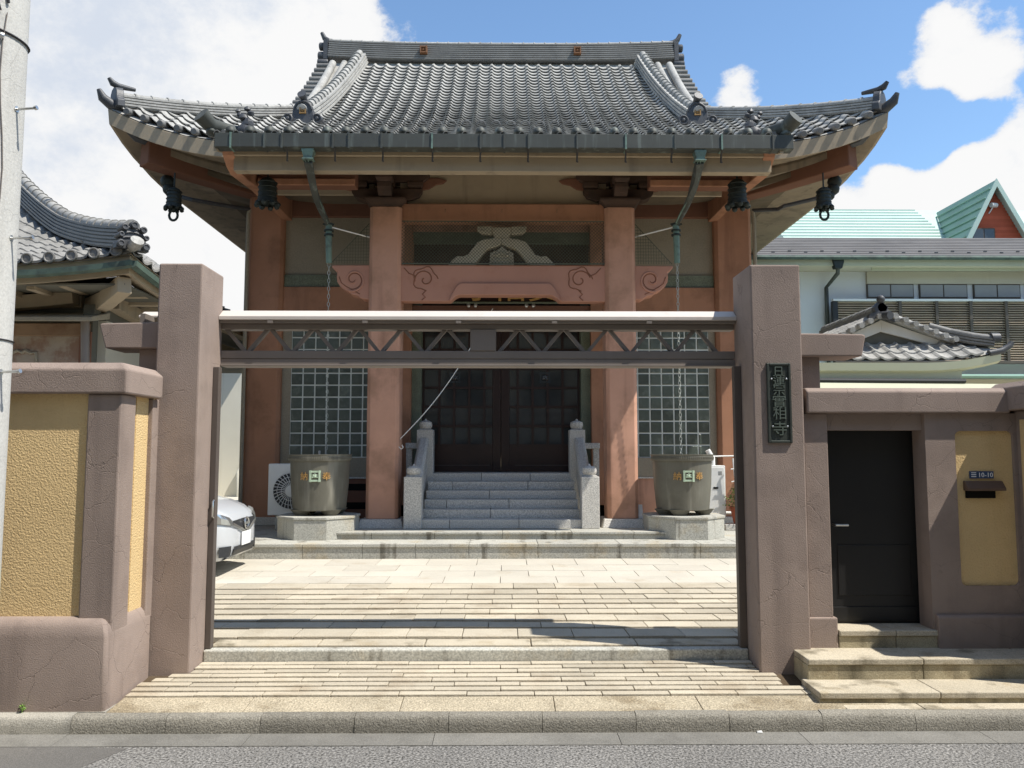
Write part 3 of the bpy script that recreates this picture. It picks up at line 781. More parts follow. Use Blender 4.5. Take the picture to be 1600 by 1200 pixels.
# under-layer of the roof (battens and sides), slightly below the tiles
rm = MB()
def grid(fn, us, vs):
    rm.rings([[fn(u, v) for u in us] for v in vs], False, False)
ys = [YK + (YE - YK) * k / 4 for k in range(5)]
grid(lambda x, y: (XC + x, y, F(y) - .045), [-4.05, 4.05], ys)
ys = [YE + (YRG - YE) * k / 16 for k in range(17)]
def frontpt(u, y):
    lim = HX - (y - YE) if (HX - (y - YE)) > VX else VX
    x = u * lim
    return (XC + x, y, roofz(x, y) - .045)
us = [-1 + .1 * k for k in range(21)]
grid(frontpt, us, ys)
grid(lambda u, y: (XC + frontpt(u, y)[0] - XC, 2 * YRG - y, frontpt(u, y)[2]), us, ys)
for s in (-1, 1):
    xs_ = [HX - (HX - VX) * k / 6 for k in range(7)]
    ns = 30
    def sp(x, k):
        y0 = YE + (HX - x); y1 = 2 * YRG - y0
        y = lerp(y0, y1, k / ns)
        return (XC + s * x, y, sidez(x, y) - .03)
    rm.rings([[sp(x, k) for x in xs_] for k in range(ns + 1)], False, False)
setmesh(roof, rm, 'tile')

# tile courses -------------------------------------------------------------
P_, EXP = .27, .2
def hprof(u):
    """section of one pantile across its width (0..1): roll first, then the hollow"""
    return .042 * math.sin(PI * u / .34) if u < .34 else -.024 * math.sin(PI * (u - .34) / .66)
stations = []
y = YK + .05
while y < YRG - .14:
    stations.append(y)
    dz = (F(y + .01) - F(y)) / .01
    y += EXP / math.sqrt(1 + dz * dz)
NU = 9
def tile_verts(x0, y0, y1, zf):
    """one tile whose front lip stands at y0; zf(x, y) the roof surface"""
    vs = []; fs = []
    for j, (yy, up) in enumerate(((y0, .052), (y1 + .03, .002))):
        for i in range(NU + 1):
            u = i / NU
            x = x0 + u * (P_ + .012)
            h = hprof(u * .985)
            vs.append((XC + x, yy - (h + up) * .55, zf(x, yy) + (h + up) * .83))
    for i in range(NU + 1):
        u = i / NU; x = x0 + u * (P_ + .012); h = hprof(u * .985)
        vs.append((XC + x, y0 - (h + .032) * .55, zf(x, y0) + (h + .032) * .83))
    n = NU + 1
    for i in range(NU):
        fs.append((i, i + 1, n + i + 1, n + i)); fs.append((2 * n + i, 2 * n + i + 1, i + 1, i))
    fs.append((0, n, 2 * n)); fs.append((NU, 2 * n + NU, n + NU))
    return vs, fs
NC = int(HX / P_) + 1
field = MB(); row_first = 13; n_single = 0
for j in range(len(stations) - 1):
    ya, yb = stations[j], stations[j + 1]
    me = None
    for i in range(-NC, NC):
        x0 = i * P_
        xm = abs(x0 + P_ / 2)
        if ya < YE - .05: ok = xm < 4.0
        else: ok = xm < max(VX - .38, HX - (ya - YE) - .16)
        if not ok: continue
        plain = xm < 3.35 and ya > YE + .4
        if plain and row_first <= j and n_single < 298:
            if me is None:
                v, f = tile_verts(0, ya, yb, lambda x, y: F(y))
                mb = MB().add(v, f)
                me = mesh_of('roof_tile', mb, (XC, ya, F(ya)), 'tile')
                me.polygons.foreach_set('use_smooth', [True] * len(me.polygons)); me.set_sharp_from_angle(angle=R(45))
            piece('roof_tile', me, roof, (XC + x0 + random.uniform(-.002, .002), ya, F(ya) + random.uniform(-.003, .003)))
            n_single += 1
        else:
            v, f = tile_verts(x0, ya, yb, (lambda x, y: F(y)) if ya < YE - .05 else roofz)
            field.add(v, f)
# snow guards: one curled lug per tile on one course
sg = MB()
jy = stations[row_first + 5]
for i in range(-12, 12):
    cx = XC + i * P_ + P_ * .68; z = F(jy) + .0
    pts = [(cx + .075 * math.cos(a), jy - .05 - .02 * math.sin(a), z + .03 + .06 * math.sin(a)) for a in [PI * k / 6 for k in range(7)]]
    sg.tube(pts, .014, 6)
part('snow_guard', sg, 'ridge', roof, smooth=True, kind='stuff')
fo = part('tile_courses', field, 'tile', roof, smooth=45, kind='stuff')

# round end caps above the porch gutter and along the main eave ends
capm = MB().lathe([(.002, .065), (.045, .052), (.07, .025), (.078, -.02), (.078, -.05)], (0, 0, 0), 14)
cme = mesh_of('eave_cap', capm, (0, 0, 0), 'copper')
cme.polygons.foreach_set('use_smooth', [True] * len(cme.polygons))
k = -15
while k <= 15:
    piece('eave_cap', cme, roof, (XC + k * .274, YK + .13, F(YK) + .125), scale=(1, 1.3, 1)); k += 1
capt = MB().lathe([(.002, -.02), (.045, -.02), (.055, -.008), (.06, .0), (.06, .20)], (0, 0, 0), 12, 'y')
ctm = mesh_of('eave_end_tile', capt, (0, 0, 0), 'ridge')
ctm.polygons.foreach_set('use_smooth', [True] * len(ctm.polygons)); ctm.set_sharp_from_angle(angle=R(40))
for s in (-1, 1):
    k = 0
    while True:
        x = 4.35 + k * .27
        if x > HX - .1: break
        zz = roofz(x, YE)
        piece('eave_end_tile', ctm, roof, (XC + s * x, YE - .05, zz + .035), rot=(R(14), 0, 0)); k += 1

# ridges -------------------------------------------------------------------
def layered(w, h, n, top_r=None, taper=0.0):
    """section of a laid ridge: n courses, each lip proud of the mortar line below it"""
    left = []
    for i in range(n):
        z0, z1 = h * i / n, h * (i + 1) / n
        ww_ = w - taper * i / n
        left += [(-ww_ + .022, z0), (-ww_ + .022, z0 + (z1 - z0) * .30), (-ww_, z0 + (z1 - z0) * .36), (-ww_, z1 - .002)]
    if top_r:
        arc = [(-top_r * math.cos(a), h + top_r * math.sin(a) * .9) for a in [PI * k / 8 for k in range(9)]]
        return left + arc + [(-a, b) for a, b in reversed(left)]
    return left + [(-a, b) for a, b in reversed(left)]
ridge = part('main_ridge', MB(), 'ridge', th)
m = MB()
RX = 4.03
zr = F(YRG) - .06
rp_ = []
for k in range(17):
    x = lerp(-RX, RX, k / 16)
    rp_.append((XC + x, YRG, zr + .07 * (abs(x) / RX) ** 3))
m.sweep(rp_, layered(.20, .42, 8, None, .05), side=(0, 1, 0))
setmesh(ridge, m, 'ridge')
rc = MB().lathe([(.075, -.128), (.086, -.118), (.086, -.10), (.072, -.098), (.072, .122)], (0, 0, 0), 12, 'x')
rcm = mesh_of('ridge_cap_tile', rc, (0, 0, 0), 'tile')
rcm.polygons.foreach_set('use_smooth', [True] * len(rcm.polygons)); rcm.set_sharp_from_angle(angle=R(40))
nk = int(2 * RX / .25)
for k in range(nk):
    x = -RX + (k + .5) * 2 * RX / nk
    piece('ridge_cap_tile', rcm, ridge, (XC + x, YRG, zr + .445 + .07 * (abs(x) / RX) ** 3))
def crest(mb_f, c, s, d):
    """well-curb crest: crossed square frame round a five-lobed fruit, facing -Y, half size s, depth d"""
    x, y, z = c; w = s * .16
    for zz in (-1, 1): mb_f.box(x - s, x + s, y - d, y, z + zz * s * .78 - w, z + zz * s * .78 + w)
    for xx in (-1, 1): mb_f.box(x + xx * s * .78 - w, x + xx * s * .78 + w, y - d * 1.15, y, z - s, z + s)
    mb_f.lathe([(s * .26, 0), (s * .26, -d * .5), (s * .12, -d)], (x, y, z - s * .06), 10, 'y')
    for a in (90, 40, 140, -20, 200):
        mb_f.lathe([(s * .16, 0), (s * .16, -d * .45), (s * .05, -d * .8)], (x + s * .40 * math.cos(R(a)), y, z + s * .36 * math.sin(R(a)) - s * .06), 8, 'y')
    return mb_f
for px in (662, 902):
    xx = ax(px, YRG - .2, 82)
    part('crest', crest(MB().box(xx - .085, xx + .085, YRG - .245, YRG - .16, zr + .13, zr + .31), (xx, YRG - .2455, zr + .22), .085, .03), 'browncrest', ridge)
# ridge ends: stacked scroll ends with an upcurved horn tile
for s in (-1, 1):
    e = MB()
    x0 = XC + s * (RX + .005)
    e.box(min(x0, x0 + s * .10), max(x0, x0 + s * .10), YRG - .19, YRG + .19, zr + .02, zr + .49)
    e.lathe([(.10, 0), (.12, s * .02), (.12, s * .20), (.09, s * .22)], (x0 + s * .02, YRG - .06, zr + .12), 14, 'x')
    e.lathe([(.08, 0), (.095, s * .02), (.095, s * .18), (.07, s * .20)], (x0 + s * .02, YRG - .06, zr + .37), 14, 'x')
    part('ridge_end', e, 'darktile', ridge, smooth=True)
    hn = MB()
    pts = [(x0 - s * .15, YRG, zr + .51), (x0 + s * .02, YRG, zr + .54), (x0 + s * .12, YRG, zr + .61), (x0 + s * .18, YRG, zr + .74)]
    hn.tube(pts, [.06, .065, .06, .045], 10)
    part('horn_tile', hn, 'darktile', ridge, smooth=True)
    # verge: courses of short round tiles laid across the gable edge, two long rolls inside it
    vy = []
    y = YRG - .30
    while y > YE + (HX - VX) + .05: vy.append(y); y -= .215
    vt = MB().lathe([(.045, -.17), (.062, -.17), (.062, .19), (.05, .20)], (0, 0, 0), 10, 'x')
    if s < 0:
        vme = mesh_of('verge_tile', vt, (0, 0, 0), 'ridge')
        vme.polygons.foreach_set('use_smooth', [True] * len(vme.polygons)); vme.set_sharp_from_angle(angle=R(40))
    for y in vy:
        piece('verge_tile', vme, roof, (XC + s * (VX + .03), y, F(y) + .03), rot=(0, 0, 0 if s > 0 else PI))
    r1 = MB().lathe([(.07, 0), (.085, s * .02), (.085, s * .24), (.06, s * .25)], (XC + s * VX, YRG - .14, zr - .06), 12, 'x')
    part('verge_roll', r1, 'darktile', roof, smooth=True)
    for dx, r in ((.12, .085), (.40, .08)):
        p = []
        for k in range(15):
            y = lerp(YRG - .22, 14.75, k / 14)
            t = (YRG - y) / (YRG - 14.7)
            x = (VX - dx) + (.10 if dx > .2 else .02) * t
            p.append((XC + s * x, y, F(y) + .05))
        part('verge_roll', MB().tube(p, r, 12), 'tile', roof, smooth=True)
    # gable wall
    gp = [(YRG - 3.2, F(YRG - 3.2) - .08)] + [(lerp(YRG - 3.2, YRG, k / 8), F(lerp(YRG - 3.2, YRG, k / 8)) - .08) for k in range(1, 9)]
    gp = gp + [(2 * YRG - a, b) for a, b in reversed(gp[:-1])]
    part('gable_wall', MB().prism(gp, XC + s * 3.6 - .05, XC + s * 3.6 + .05, 'x'), 'beige', th)
    # descending ridge with its ogre-tile end
    p = []
    for k in range(19):
        y = lerp(YRG - .18, 14.52, k / 18); t = (YRG - .18 - y) / (YRG - .18 - 14.52)
        p.append((XC + s * (3.24 + .42 * t), y, F(y) + .02))
    dr_ = part('descending_ridge', MB().sweep(p, layered(.165, .24, 4, None, .03)), 'tile', roof)
    L_ = 0; cum = [0]
    for a, b in zip(p, p[1:]): cum.append(cum[-1] + (Vector(b) - Vector(a)).length)
    nt_ = 22
    for q in range(nt_):
        d = cum[-1] * (q + .5) / nt_
        i = max(k for k in range(len(cum) - 1) if cum[k] <= d)
        f_ = (d - cum[i]) / (cum[i + 1] - cum[i])
        a, b = Vector(p[i]), Vector(p[i + 1]); c = a.lerp(b, f_); t = (b - a).normalized()
        n_ = Vector((t.y, -t.x, 0)).normalized().cross(t); n_ = n_ if n_.z > 0 else -n_
        c = c + n_ * .245
        if q == 0 and s < 0:
            dm = MB().lathe([(.075, -.125), (.075, .085), (.098, .09), (.102, .13), (.09, .135)], (0, 0, 0), 12, 'z')
            dme = mesh_of('ridge_cap_tile', dm, (0, 0, 0), 'tile')
            dme.polygons.foreach_set('use_smooth', [True] * len(dme.polygons)); dme.set_sharp_from_angle(angle=R(40))
        e_ = t.to_track_quat('Z', 'Y').to_euler()
        piece('ridge_cap_tile', dme, dr_, tuple(c), rot=tuple(e_))
    ex, ey = p[-1][0], p[-1][1] - .06
    ez = F(14.52) + .0
    o_ = MB()
    dome = [(-.30, -.06), (-.30, .05), (-.20, .10), (-.185, .22), (-.15, .32), (-.08, .385), (0, .40), (.08, .385), (.15, .32), (.185, .22), (.20, .10), (.30, .05), (.30, -.06)]
    o_.prism([(ex + a, ez + b) for a, b in dome], ey - .10, ey + .06, 'y')
    for q in (-1, 1):
        o_.lathe([(.10, .08), (.10, -.11), (.075, -.13), (.06, -.10), (.035, -.10), (.03, -.135), (.002, -.14)], (ex + q * .27, ey - .02, ez + .03), 14, 'y')
    rim = [(ex + .165 * math.cos(a), ey - .105, ez + .20 + .165 * math.sin(a)) for a in [PI * k / 10 for k in range(11)]]
    o_.tube(rim, .02, 6)
    og = part('ogre_tile', o_, 'darktile', dr_, smooth=True, bevel=.012)
    kn = MB().tube([(ex + s * -.0, ey + .14, ez + .40), (ex, ey - .02, ez + .44), (ex - s * -.02, ey - .14, ez + .50)], [.06, .06, .085], 12)
    part('horn_tile', kn, 'darktile', dr_, smooth=True)
    part('crest', crest(MB(), (ex, ey - .101, ez + .19), .062, .02), 'oldgold', dr_)
    # hip ridge from the gable foot out to the corner
    p = []
    for k in range(21):
        ins = lerp(HX - VX + .25, .12, k / 20)
        x = HX - ins; y = YE + ins
        p.append((XC + s * x, y, roofz(x, y) - .02))
    hr = part('hip_ridge', MB().sweep(p, layered(.12, .19, 4, None, .02)), 'tile', roof)
    cum = [0]
    for a, b in zip(p, p[1:]): cum.append(cum[-1] + (Vector(b) - Vector(a)).length)
    nt_ = 13
    for q in range(nt_):
        d = cum[-1] * (q + .5) / nt_
        i = max(k for k in range(len(cum) - 1) if cum[k] <= d)
        f_ = (d - cum[i]) / (cum[i + 1] - cum[i])
        a, b = Vector(p[i]), Vector(p[i + 1]); c = a.lerp(b, f_); t = (b - a).normalized()
        n_ = Vector((t.y, -t.x, 0)).normalized().cross(t); n_ = n_ if n_.z > 0 else -n_
        c = c + n_ * .19
        if q == 0 and s < 0:
            hm = MB().lathe([(.066, -.135), (.066, .105), (.080, .11), (.080, .135)], (0, 0, 0), 12, 'z')
            hme = mesh_of('ridge_cap_tile', hm, (0, 0, 0), 'tile')
            hme.polygons.foreach_set('use_smooth', [True] * len(hme.polygons)); hme.set_sharp_from_angle(angle=R(40))
        piece('ridge_cap_tile', hme, hr, tuple(c), rot=tuple(t.to_track_quat('Z', 'Y').to_euler()))
    t = (Vector(p[-1]) - Vector(p[-2])).normalized(); c = Vector(p[-1]); sd = Vector((t.y, -t.x, 0)).normalized(); u_ = Vector((0, 0, 1))
    o_ = MB()
    dome = [(-.20, -.03), (-.20, .08), (-.145, .13), (-.13, .24), (-.08, .31), (0, .335), (.08, .31), (.13, .24), (.145, .13), (.20, .08), (.20, -.03)]
    o_.rings([[c + t * (-.02) + sd * a + u_ * b for a, b in dome], [c + t * .10 + sd * a + u_ * b for a, b in dome]])
    part('ogre_tile', o_, 'darktile', hr, smooth=True, bevel=.01)
    hn = MB().tube([c - t * .24 + u_ * .34, c + t * .02 + u_ * .36, c + t * .12 + u_ * .40, c + t * .18 + u_ * .48], [.03, .05, .055, .03], 10)
    part('horn_tile', hn, 'darktile', hr, smooth=True)
    tip = Vector((XC + s * HX, YE, roofz(HX, YE)))
    dg = Vector((s, -1, 0)).normalized()
    ft = MB().tube([tip - dg * .30 + u_ * .0, tip - dg * .05 + u_ * .02, tip + dg * .09 + u_ * .10, tip + dg * .15 + u_ * .22], [.09, .09, .075, .035], 10)
    part('corner_tile', ft, 'darktile', roof, smooth=True)
    # porch eave corner: flared roll tile and a small cloud-shaped ornament
    pz = F(YK)
    pts = [(XC + s * 3.72, YK + .95, F(YK + .95) + .10), (XC + s * 3.95, YK + .45, F(YK + .45) + .12), (XC + s * 4.12, YK + .12, pz + .19), (XC + s * 4.22, YK - .02, pz + .30)]
    ft = MB().tube(pts, [.075, .085, .11, .125], 12)
    part('corner_tile', ft, 'copper', roof, smooth=True)
    o_ = MB()
    cx = XC + s * 3.74
    for k, (dx, dz, r) in enumerate(((0, .08, .13), (-s * .03, .20, .10), (s * .03, .30, .075), (-s * .07, .36, .05), (s * .09, .34, .045), (s * .12, .40, .04), (-s * .02, .43, .05))):
        o_.blob((cx + dx, YK + .45, F(YK + .45) + dz + .02), (r, r * .8, r * .8), k, 10, .3)
    part('cloud_ornament', o_, 'darktile', roof, smooth=True)

# porch side ridge rolls at the porch verge
for s in (-1, 1):
    p = [(XC + s * 3.98, lerp(YE + .1, YK + .2, k / 6), F(lerp(YE + .1, YK + .2, k / 6)) + .04) for k in range(7)]
    part('verge_roll', MB().tube(p, .075, 10), 'tile', roof, smooth=True)

# eaves: stepped fascias and soffit along front and sides ------------------------
def eave(s, ins, dz):
    """edge line at a given inset and drop: from the middle of the front to the corner and along the side"""
    o = []
    n = 26
    for k in range(n + 1):
        a = lerp(0, 1, k / n)
        x = a * (HX - ins)
        o.append((XC + s * x, YE + ins, F(YE) + dz + lift(a) * max(0, 1 - ins / 3.2)))
    for k in range(1, n + 1):
        d = lerp(ins, 2 * (YRG - YE) - ins, k / n)
        r = max((HX - d) / (HX - ins), 1 - (2 * (YRG - YE) - d) / HX)
        fd = 1 - .60 * min(1, (d - ins) / 1.4)
        o.append((XC + s * (HX - ins), YE + d, F(YE) + dz * fd + lift(max(0, r)) * max(0, 1 - ins / 3.2)))
    return o
for s in (-1, 1):
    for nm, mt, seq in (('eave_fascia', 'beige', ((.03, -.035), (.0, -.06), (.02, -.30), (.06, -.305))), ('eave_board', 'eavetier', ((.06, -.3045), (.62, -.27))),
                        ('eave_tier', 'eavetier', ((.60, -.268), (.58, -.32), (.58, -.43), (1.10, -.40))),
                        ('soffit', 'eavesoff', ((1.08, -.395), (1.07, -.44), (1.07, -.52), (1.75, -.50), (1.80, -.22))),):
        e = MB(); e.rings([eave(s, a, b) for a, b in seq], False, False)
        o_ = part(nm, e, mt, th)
    # dark metal edge of the side eave
    ed = [(x + s * .02, y, z) for x, y, z in eave(s, 0.0, -.06)[27:]]
    part('eave_gutter', MB().tube([(x, y, z - .0) for x, y, z in ed], .045, 6), 'darktile', th)
    # corner beam reaching out under the corner
    bp = []
    for k in range(9):
        t = k / 8
        x = lerp(4.45, 5.88, t); y = YE + (HX - x) * 1.0
        bp.append((XC + s * x, y + lerp(.15, 0, t), az(lerp(282, 240, t), y) - .02 + .10 * t * t))
    cb = MB(); cb.sweep(bp, [(-.16, -.30), (.16, -.30), (.16, .10), (-.16, .10)])
    part('corner_beam', cb, 'reddark', th, bevel=.02)
    e = Vector(bp[-1]); dg = Vector((s, -1, 0)).normalized()
    hn = MB().tube([e - dg * .25 + Vector((0, 0, .12)), e + dg * .12 + Vector((0, 0, .16)), e + dg * .42 + Vector((0, 0, .34))], [.10, .11, .05], 8)
    part('corner_shoe', hn, 'darktile', th, smooth=True)

# porch eave: gutter, fascia beam, side boards, soffit --------------------------
gz0, gz1 = az(231.5, YK), az(209, YK)
gx0, gx1 = ax(335, YK, 220), ax(1240, YK, 222)
gt = MB().rings([[(x, YK + a, z) for a, z in ((.0, gz1), (.0, gz0 + .01), (.03, gz0), (.17, gz0), (.17, gz1), (.155, gz1), (.155, gz0 + .02), (.015, gz0 + .02), (.015, gz1))] for x in (gx0, gx1)])
gt_ = part('gutter', gt, 'copper', th, bevel=.004)
for px in (360, 413, 440, 520, 545, 596, 675, 751, 788, 826, 902, 978, 1055, 1128, 1208):
    x = ax(px, YK, 220)
    part('gutter_strap', MB().box(x - .012, x + .012, YK - .012, YK + .17, gz0 - .008, gz1 + .006), 'patina' if px % 3 == 0 else 'copper', gt_)
for px in (447, 522, 597, 675, 750, 825, 902, 978, 1050, 1128):
    x = ax(px, YK, 232)
    hk = MB().tube([(x, YK + .01, gz0 - .002), (x + .004, YK + .06, gz0 - .06), (x, YK + .07, gz0 - .17), (x + .012, YK + .055, gz0 - .175)], .013, 6)
    part('gutter_hook', hk, 'hook', gt_, smooth=True)
YF = YK + .35
fx0, fx1 = ax(365, YF, 250), ax(1205, YF, 250)
fz = az(268, YF)
part('porch_fascia', MB().box(fx0, fx1, YF, YF + .16, fz, az(246, YF)), 'beige', th, bevel=.01)
part('porch_fascia', MB().box(fx0 - .02, fx1 + .02, YF - .05, YF + .17, az(246, YF) + .001, F(YF) - .06), 'beige', th, bevel=.01)
ss = MB(); ss.rings([[(x, y, F(y) - d) for y, d in ((YK + .17, .06), (YK + .19, .14), (YF + .16, .17), (YE + .6, .17))] for x in (XC - 4.02, XC + 4.02)], False, False)
part('porch_soffit', ss, 'beige', th)
YQ = 12.35
for pa_, pb_ in ((392, 548), (1022, 1190)):
    part('porch_purlin', MB().box(ax(pa_, YQ), ax(pb_, YQ), YQ, YQ + .26, az(290, YQ), az(262, YQ)), 'reddark', th, bevel=.015)
    part('porch_purlin_lip', MB().box(ax(pa_, YQ), ax(pb_, YQ), YQ - .04, YQ - .001, az(290, YQ) - .01, az(281, YQ)), 'redoldshade', th, bevel=.01)
for s in (-1, 1):
    x0 = XC + s * 3.93
    pb = MB()
    pb.prism([(YF - .10, az(236, YF)), (YF - .05, az(246, YF)), (YF + .12, az(258, YF)), (YF + .30, az(275, YF + .3)), (YQ + .3, az(290, YQ)), (YW, az(290, YQ) + .05), (YW, az(290, YQ) + .45), (YF + .2, az(234, YF))], x0 - .085, x0 + .085, 'x')
    part('porch_side_beam', pb, 'redoldshade', th, bevel=.015)
    # verge board of the porch roof
    vb = MB(); vb.rings([[(XC + s * xx, lerp(YK + .05, YE + .3, k / 6), F(lerp(YK + .05, YE + .3, k / 6)) + dz) for xx, dz in ((4.0, -.02), (4.05, -.02), (4.05, -.22), (4.0, -.22))] for k in range(7)])
    part('porch_verge_board', vb, 'beige', th)

# porch columns ------------------------------------------------------------
YC = 12.72
def octo(x0, x1, y0, y1, c):
    return [(x0 + c, y0), (x1 - c, y0), (x1, y0 + c), (x1, y1 - c), (x1 - c, y1), (x0 + c, y1), (x0, y1 - c), (x0, y0 + c)]
cols = []
CTOP = az(323, YC)
for px0_, px1_, nm in ((572.5, 623.5, 'l'), (948, 996.5, 'r')):
    x0, x1 = ax(px0_, YC, 640), ax(px1_, YC, 640)
    cols.append((x0, x1))
    c = MB(); ring = octo(x0, x1, YC, YC + .50, .055)
    c.rings([[(x, y, z) for x, y in ring] for z in (.80, CTOP)])
    part('porch_column', c, 'red', th, bevel=.01)
    b0, b1 = x0 - .10, x1 + .10
    b = MB().rings([[(b0, YC - .12, .665), (b1, YC - .12, .665), (b1, YC + .6, .665), (b0, YC + .6, .665)], [(x0 - .06, YC - .06, .80), (x1 + .06, YC - .06, .80), (x1 + .06, YC + .56, .80), (x0 - .06, YC + .56, .80)]])
    part('column_base', b, 'granite', th, bevel=.012)
    # bracket set on the column head
    cx = (x0 + x1) / 2; cy = YC + .25
    bm = part('bracket_set', MB().rings([[(cx - a, cy - a, z), (cx + a, cy - a, z), (cx + a, cy + a, z), (cx - a, cy + a, z)] for a, z in ((.24, CTOP + .0015), (.255, CTOP + .04), (.33, CTOP + .10), (.33, CTOP + .14))]), 'bracket', th, bevel=.01)
    z0 = CTOP + .141
    arm = [(-.58, .20), (-.575, .13), (-.52, .06), (-.40, .015), (-.26, .0), (.26, .0), (.40, .015), (.52, .06), (.575, .13), (.58, .20)]
    part('bracket_arm', MB().prism([(cx + a, z0 + b) for a, b in arm], cy - .13, cy + .13, 'y'), 'bracket', bm, bevel=.01)
    part('bracket_arm', MB().prism([(cy + a * .8, z0 + b) for a, b in arm], cx - .11, cx + .11, 'x'), 'bracket', bm, bevel=.01)
    for dx, dy in ((-.46, 0), (0, -.40), (.46, 0), (0, 0)):
        q = MB().rings([[(cx + dx - a, cy + dy - a, z), (cx + dx + a, cy + dy - a, z), (cx + dx + a, cy + dy + a, z), (cx + dx - a, cy + dy + a, z)] for a, z in ((.09, z0 + .201), (.13, z0 + .25), (.13, z0 + .32))])
        part('bearing_block', q, 'bracket', bm, bevel=.006)
    upper = [(-.70, .13), (-.68, .05), (-.60, .0), (.60, .0), (.68, .05), (.70, .13)]
    part('bracket_arm', MB().prism([(cx + a, z0 + .321 + b) for a, b in upper], cy - .12, cy + .12, 'y'), 'bracket', bm, bevel=.01)
    part('bracket_nose', MB().prism([(cy - .62, z0 + .42), (cy - .60, z0 + .34), (cy - .45, z0 + .325), (cy + .2, z0 + .325), (cy + .2, z0 + .50), (cy - .60, z0 + .50)], cx - .06, cx + .06, 'x'), 'red', bm, bevel=.01)
    for s in (-1, 1):
        sp_ = [(cx + s * a, az(b, YC)) for a, b in ((.55, 272), (.84, 272), (.98, 276), (.92, 281), (.80, 283), (.68, 290), (.55, 292))]
        part('bracket_scroll', MB().prism(sp_, cy - .06, cy + .06, 'y'), 'reddark', bm, bevel=.01)
x0l, x1l = cols[0]; x0r, x1r = cols[1]
# wall strip, tie beam, transom and rainbow beam between the columns
YB_ = YC + .12
part('porch_wall_panel', MB().box(x1l - .05, x0r + .05, YB_ + .10, YB_ + .2, az(318.5, YB_), az(262, YB_)), 'beige', th)
part('tie_beam', MB().box(x1l - .02, x0r + .02, YB_, YB_ + .26, az(345, YB_), az(318.5, YB_) - .001), 'redoldshade', th, bevel=.012)
for px in (693, 784, 872):
    part('hook', MB().tube([(ax(px, YB_), YB_ + .0, az(327, YB_)), (ax(px, YB_), YB_ - .03, az(329, YB_)), (ax(px, YB_), YB_ - .02, az(333, YB_))], .006, 5), 'rust', th)
part('porch_wall_panel', MB().box(XC - 3.7, x0l + .03, YB_ + .16, YB_ + .22, az(300, YB_), az(262, YB_)), 'beige', th)
part('porch_wall_panel', MB().box(x1r - .03, XC + 3.7, YB_ + .16, YB_ + .22, az(300, YB_), az(262, YB_)), 'beige', th)
kz0, kz1 = az(471, YB_ - .06), az(414, YB_ - .06)
YKO = YB_ - .06
ka, kb_ = ax(704, YKO, 470), ax(874, YKO, 470)
lo = [(x1l - .03, kz0), (ka, kz0)]
for k in range(1, 7): lo.append((ka + .16 * k / 6, kz0 + .10 * math.sin(PI / 2 * k / 6)))
for k in range(6, 0, -1): lo.append((kb_ - .16 * k / 6, kz0 + .10 * math.sin(PI / 2 * k / 6)))
lo += [(kb_, kz0), (x0r + .03, kz0)]
poly = lo + [(x0r + .03, kz1), (x1l - .03, kz1)]
ko = part('rainbow_beam', MB().prism(poly, YKO, YKO + .22, 'y'), 'redpink', th, bevel=.012)
# raised lip over the arch
am = MB()
up_ = []
kz2 = az(443, YKO)
for k in range(7): up_.append((ka - .02 + .20 * k / 6, kz0 + .02 + (kz2 - kz0 - .02) * math.sin(PI / 2 * k / 6)))
for k in range(6, -1, -1): up_.append((kb_ + .02 - .20 * k / 6, kz0 + .02 + (kz2 - kz0 - .02) * math.sin(PI / 2 * k / 6)))
lip = lo[1:-1]
am.prism(list(reversed(lip)) + up_, YKO - .035, YKO - .001, 'y')
part('beam_lip', am, 'redpink', ko, bevel=.012)
def spiral(cx, cz, r, turns, a0, s, Y, tail=None):
    pts = []
    n = int(22 * turns)
    for k in range(n + 1):
        t = k / n
        a = a0 + s * 2 * PI * turns * t
        rr_ = r * (1 - .86 * t)
        pts.append((cx + rr_ * math.cos(a), Y, cz + rr_ * math.sin(a)))
    return (tail or []) + pts
for s, px in ((-1, 664), (1, 906)):
    cx, cz = ax(px, YKO, 438), az(437, YKO)
    g = MB()
    g.tube(spiral(cx, cz, .17, 1.15, PI * (.5 - s * .5) + .2, s, YKO - .001), .010, 6)
    lob = [(cx + .19 * math.cos(a) * (1 + .10 * math.cos(5 * a)), YKO - .001, cz + .01 + .19 * math.sin(a) * (1 + .10 * math.cos(5 * a))) for a in [PI * 2 * k / 26 for k in range(21)]]
    g.tube(lob, .009, 6)
    g.tube([(cx + s * .16, YKO - .001, cz + .06), (cx + s * .26, YKO - .001, cz + .10), (cx + s * .34, YKO - .001, cz + .19)], .009, 6)
    g.tube([(cx - s * .02, YKO - .001, cz - .18), (cx + s * .04, YKO - .001, cz - .24), (cx - s * .01, YKO - .001, cz - .29), (cx + s * .05, YKO - .001, cz - .34)], .009, 6)
    part('carved_swirl', g, 'groove', ko)
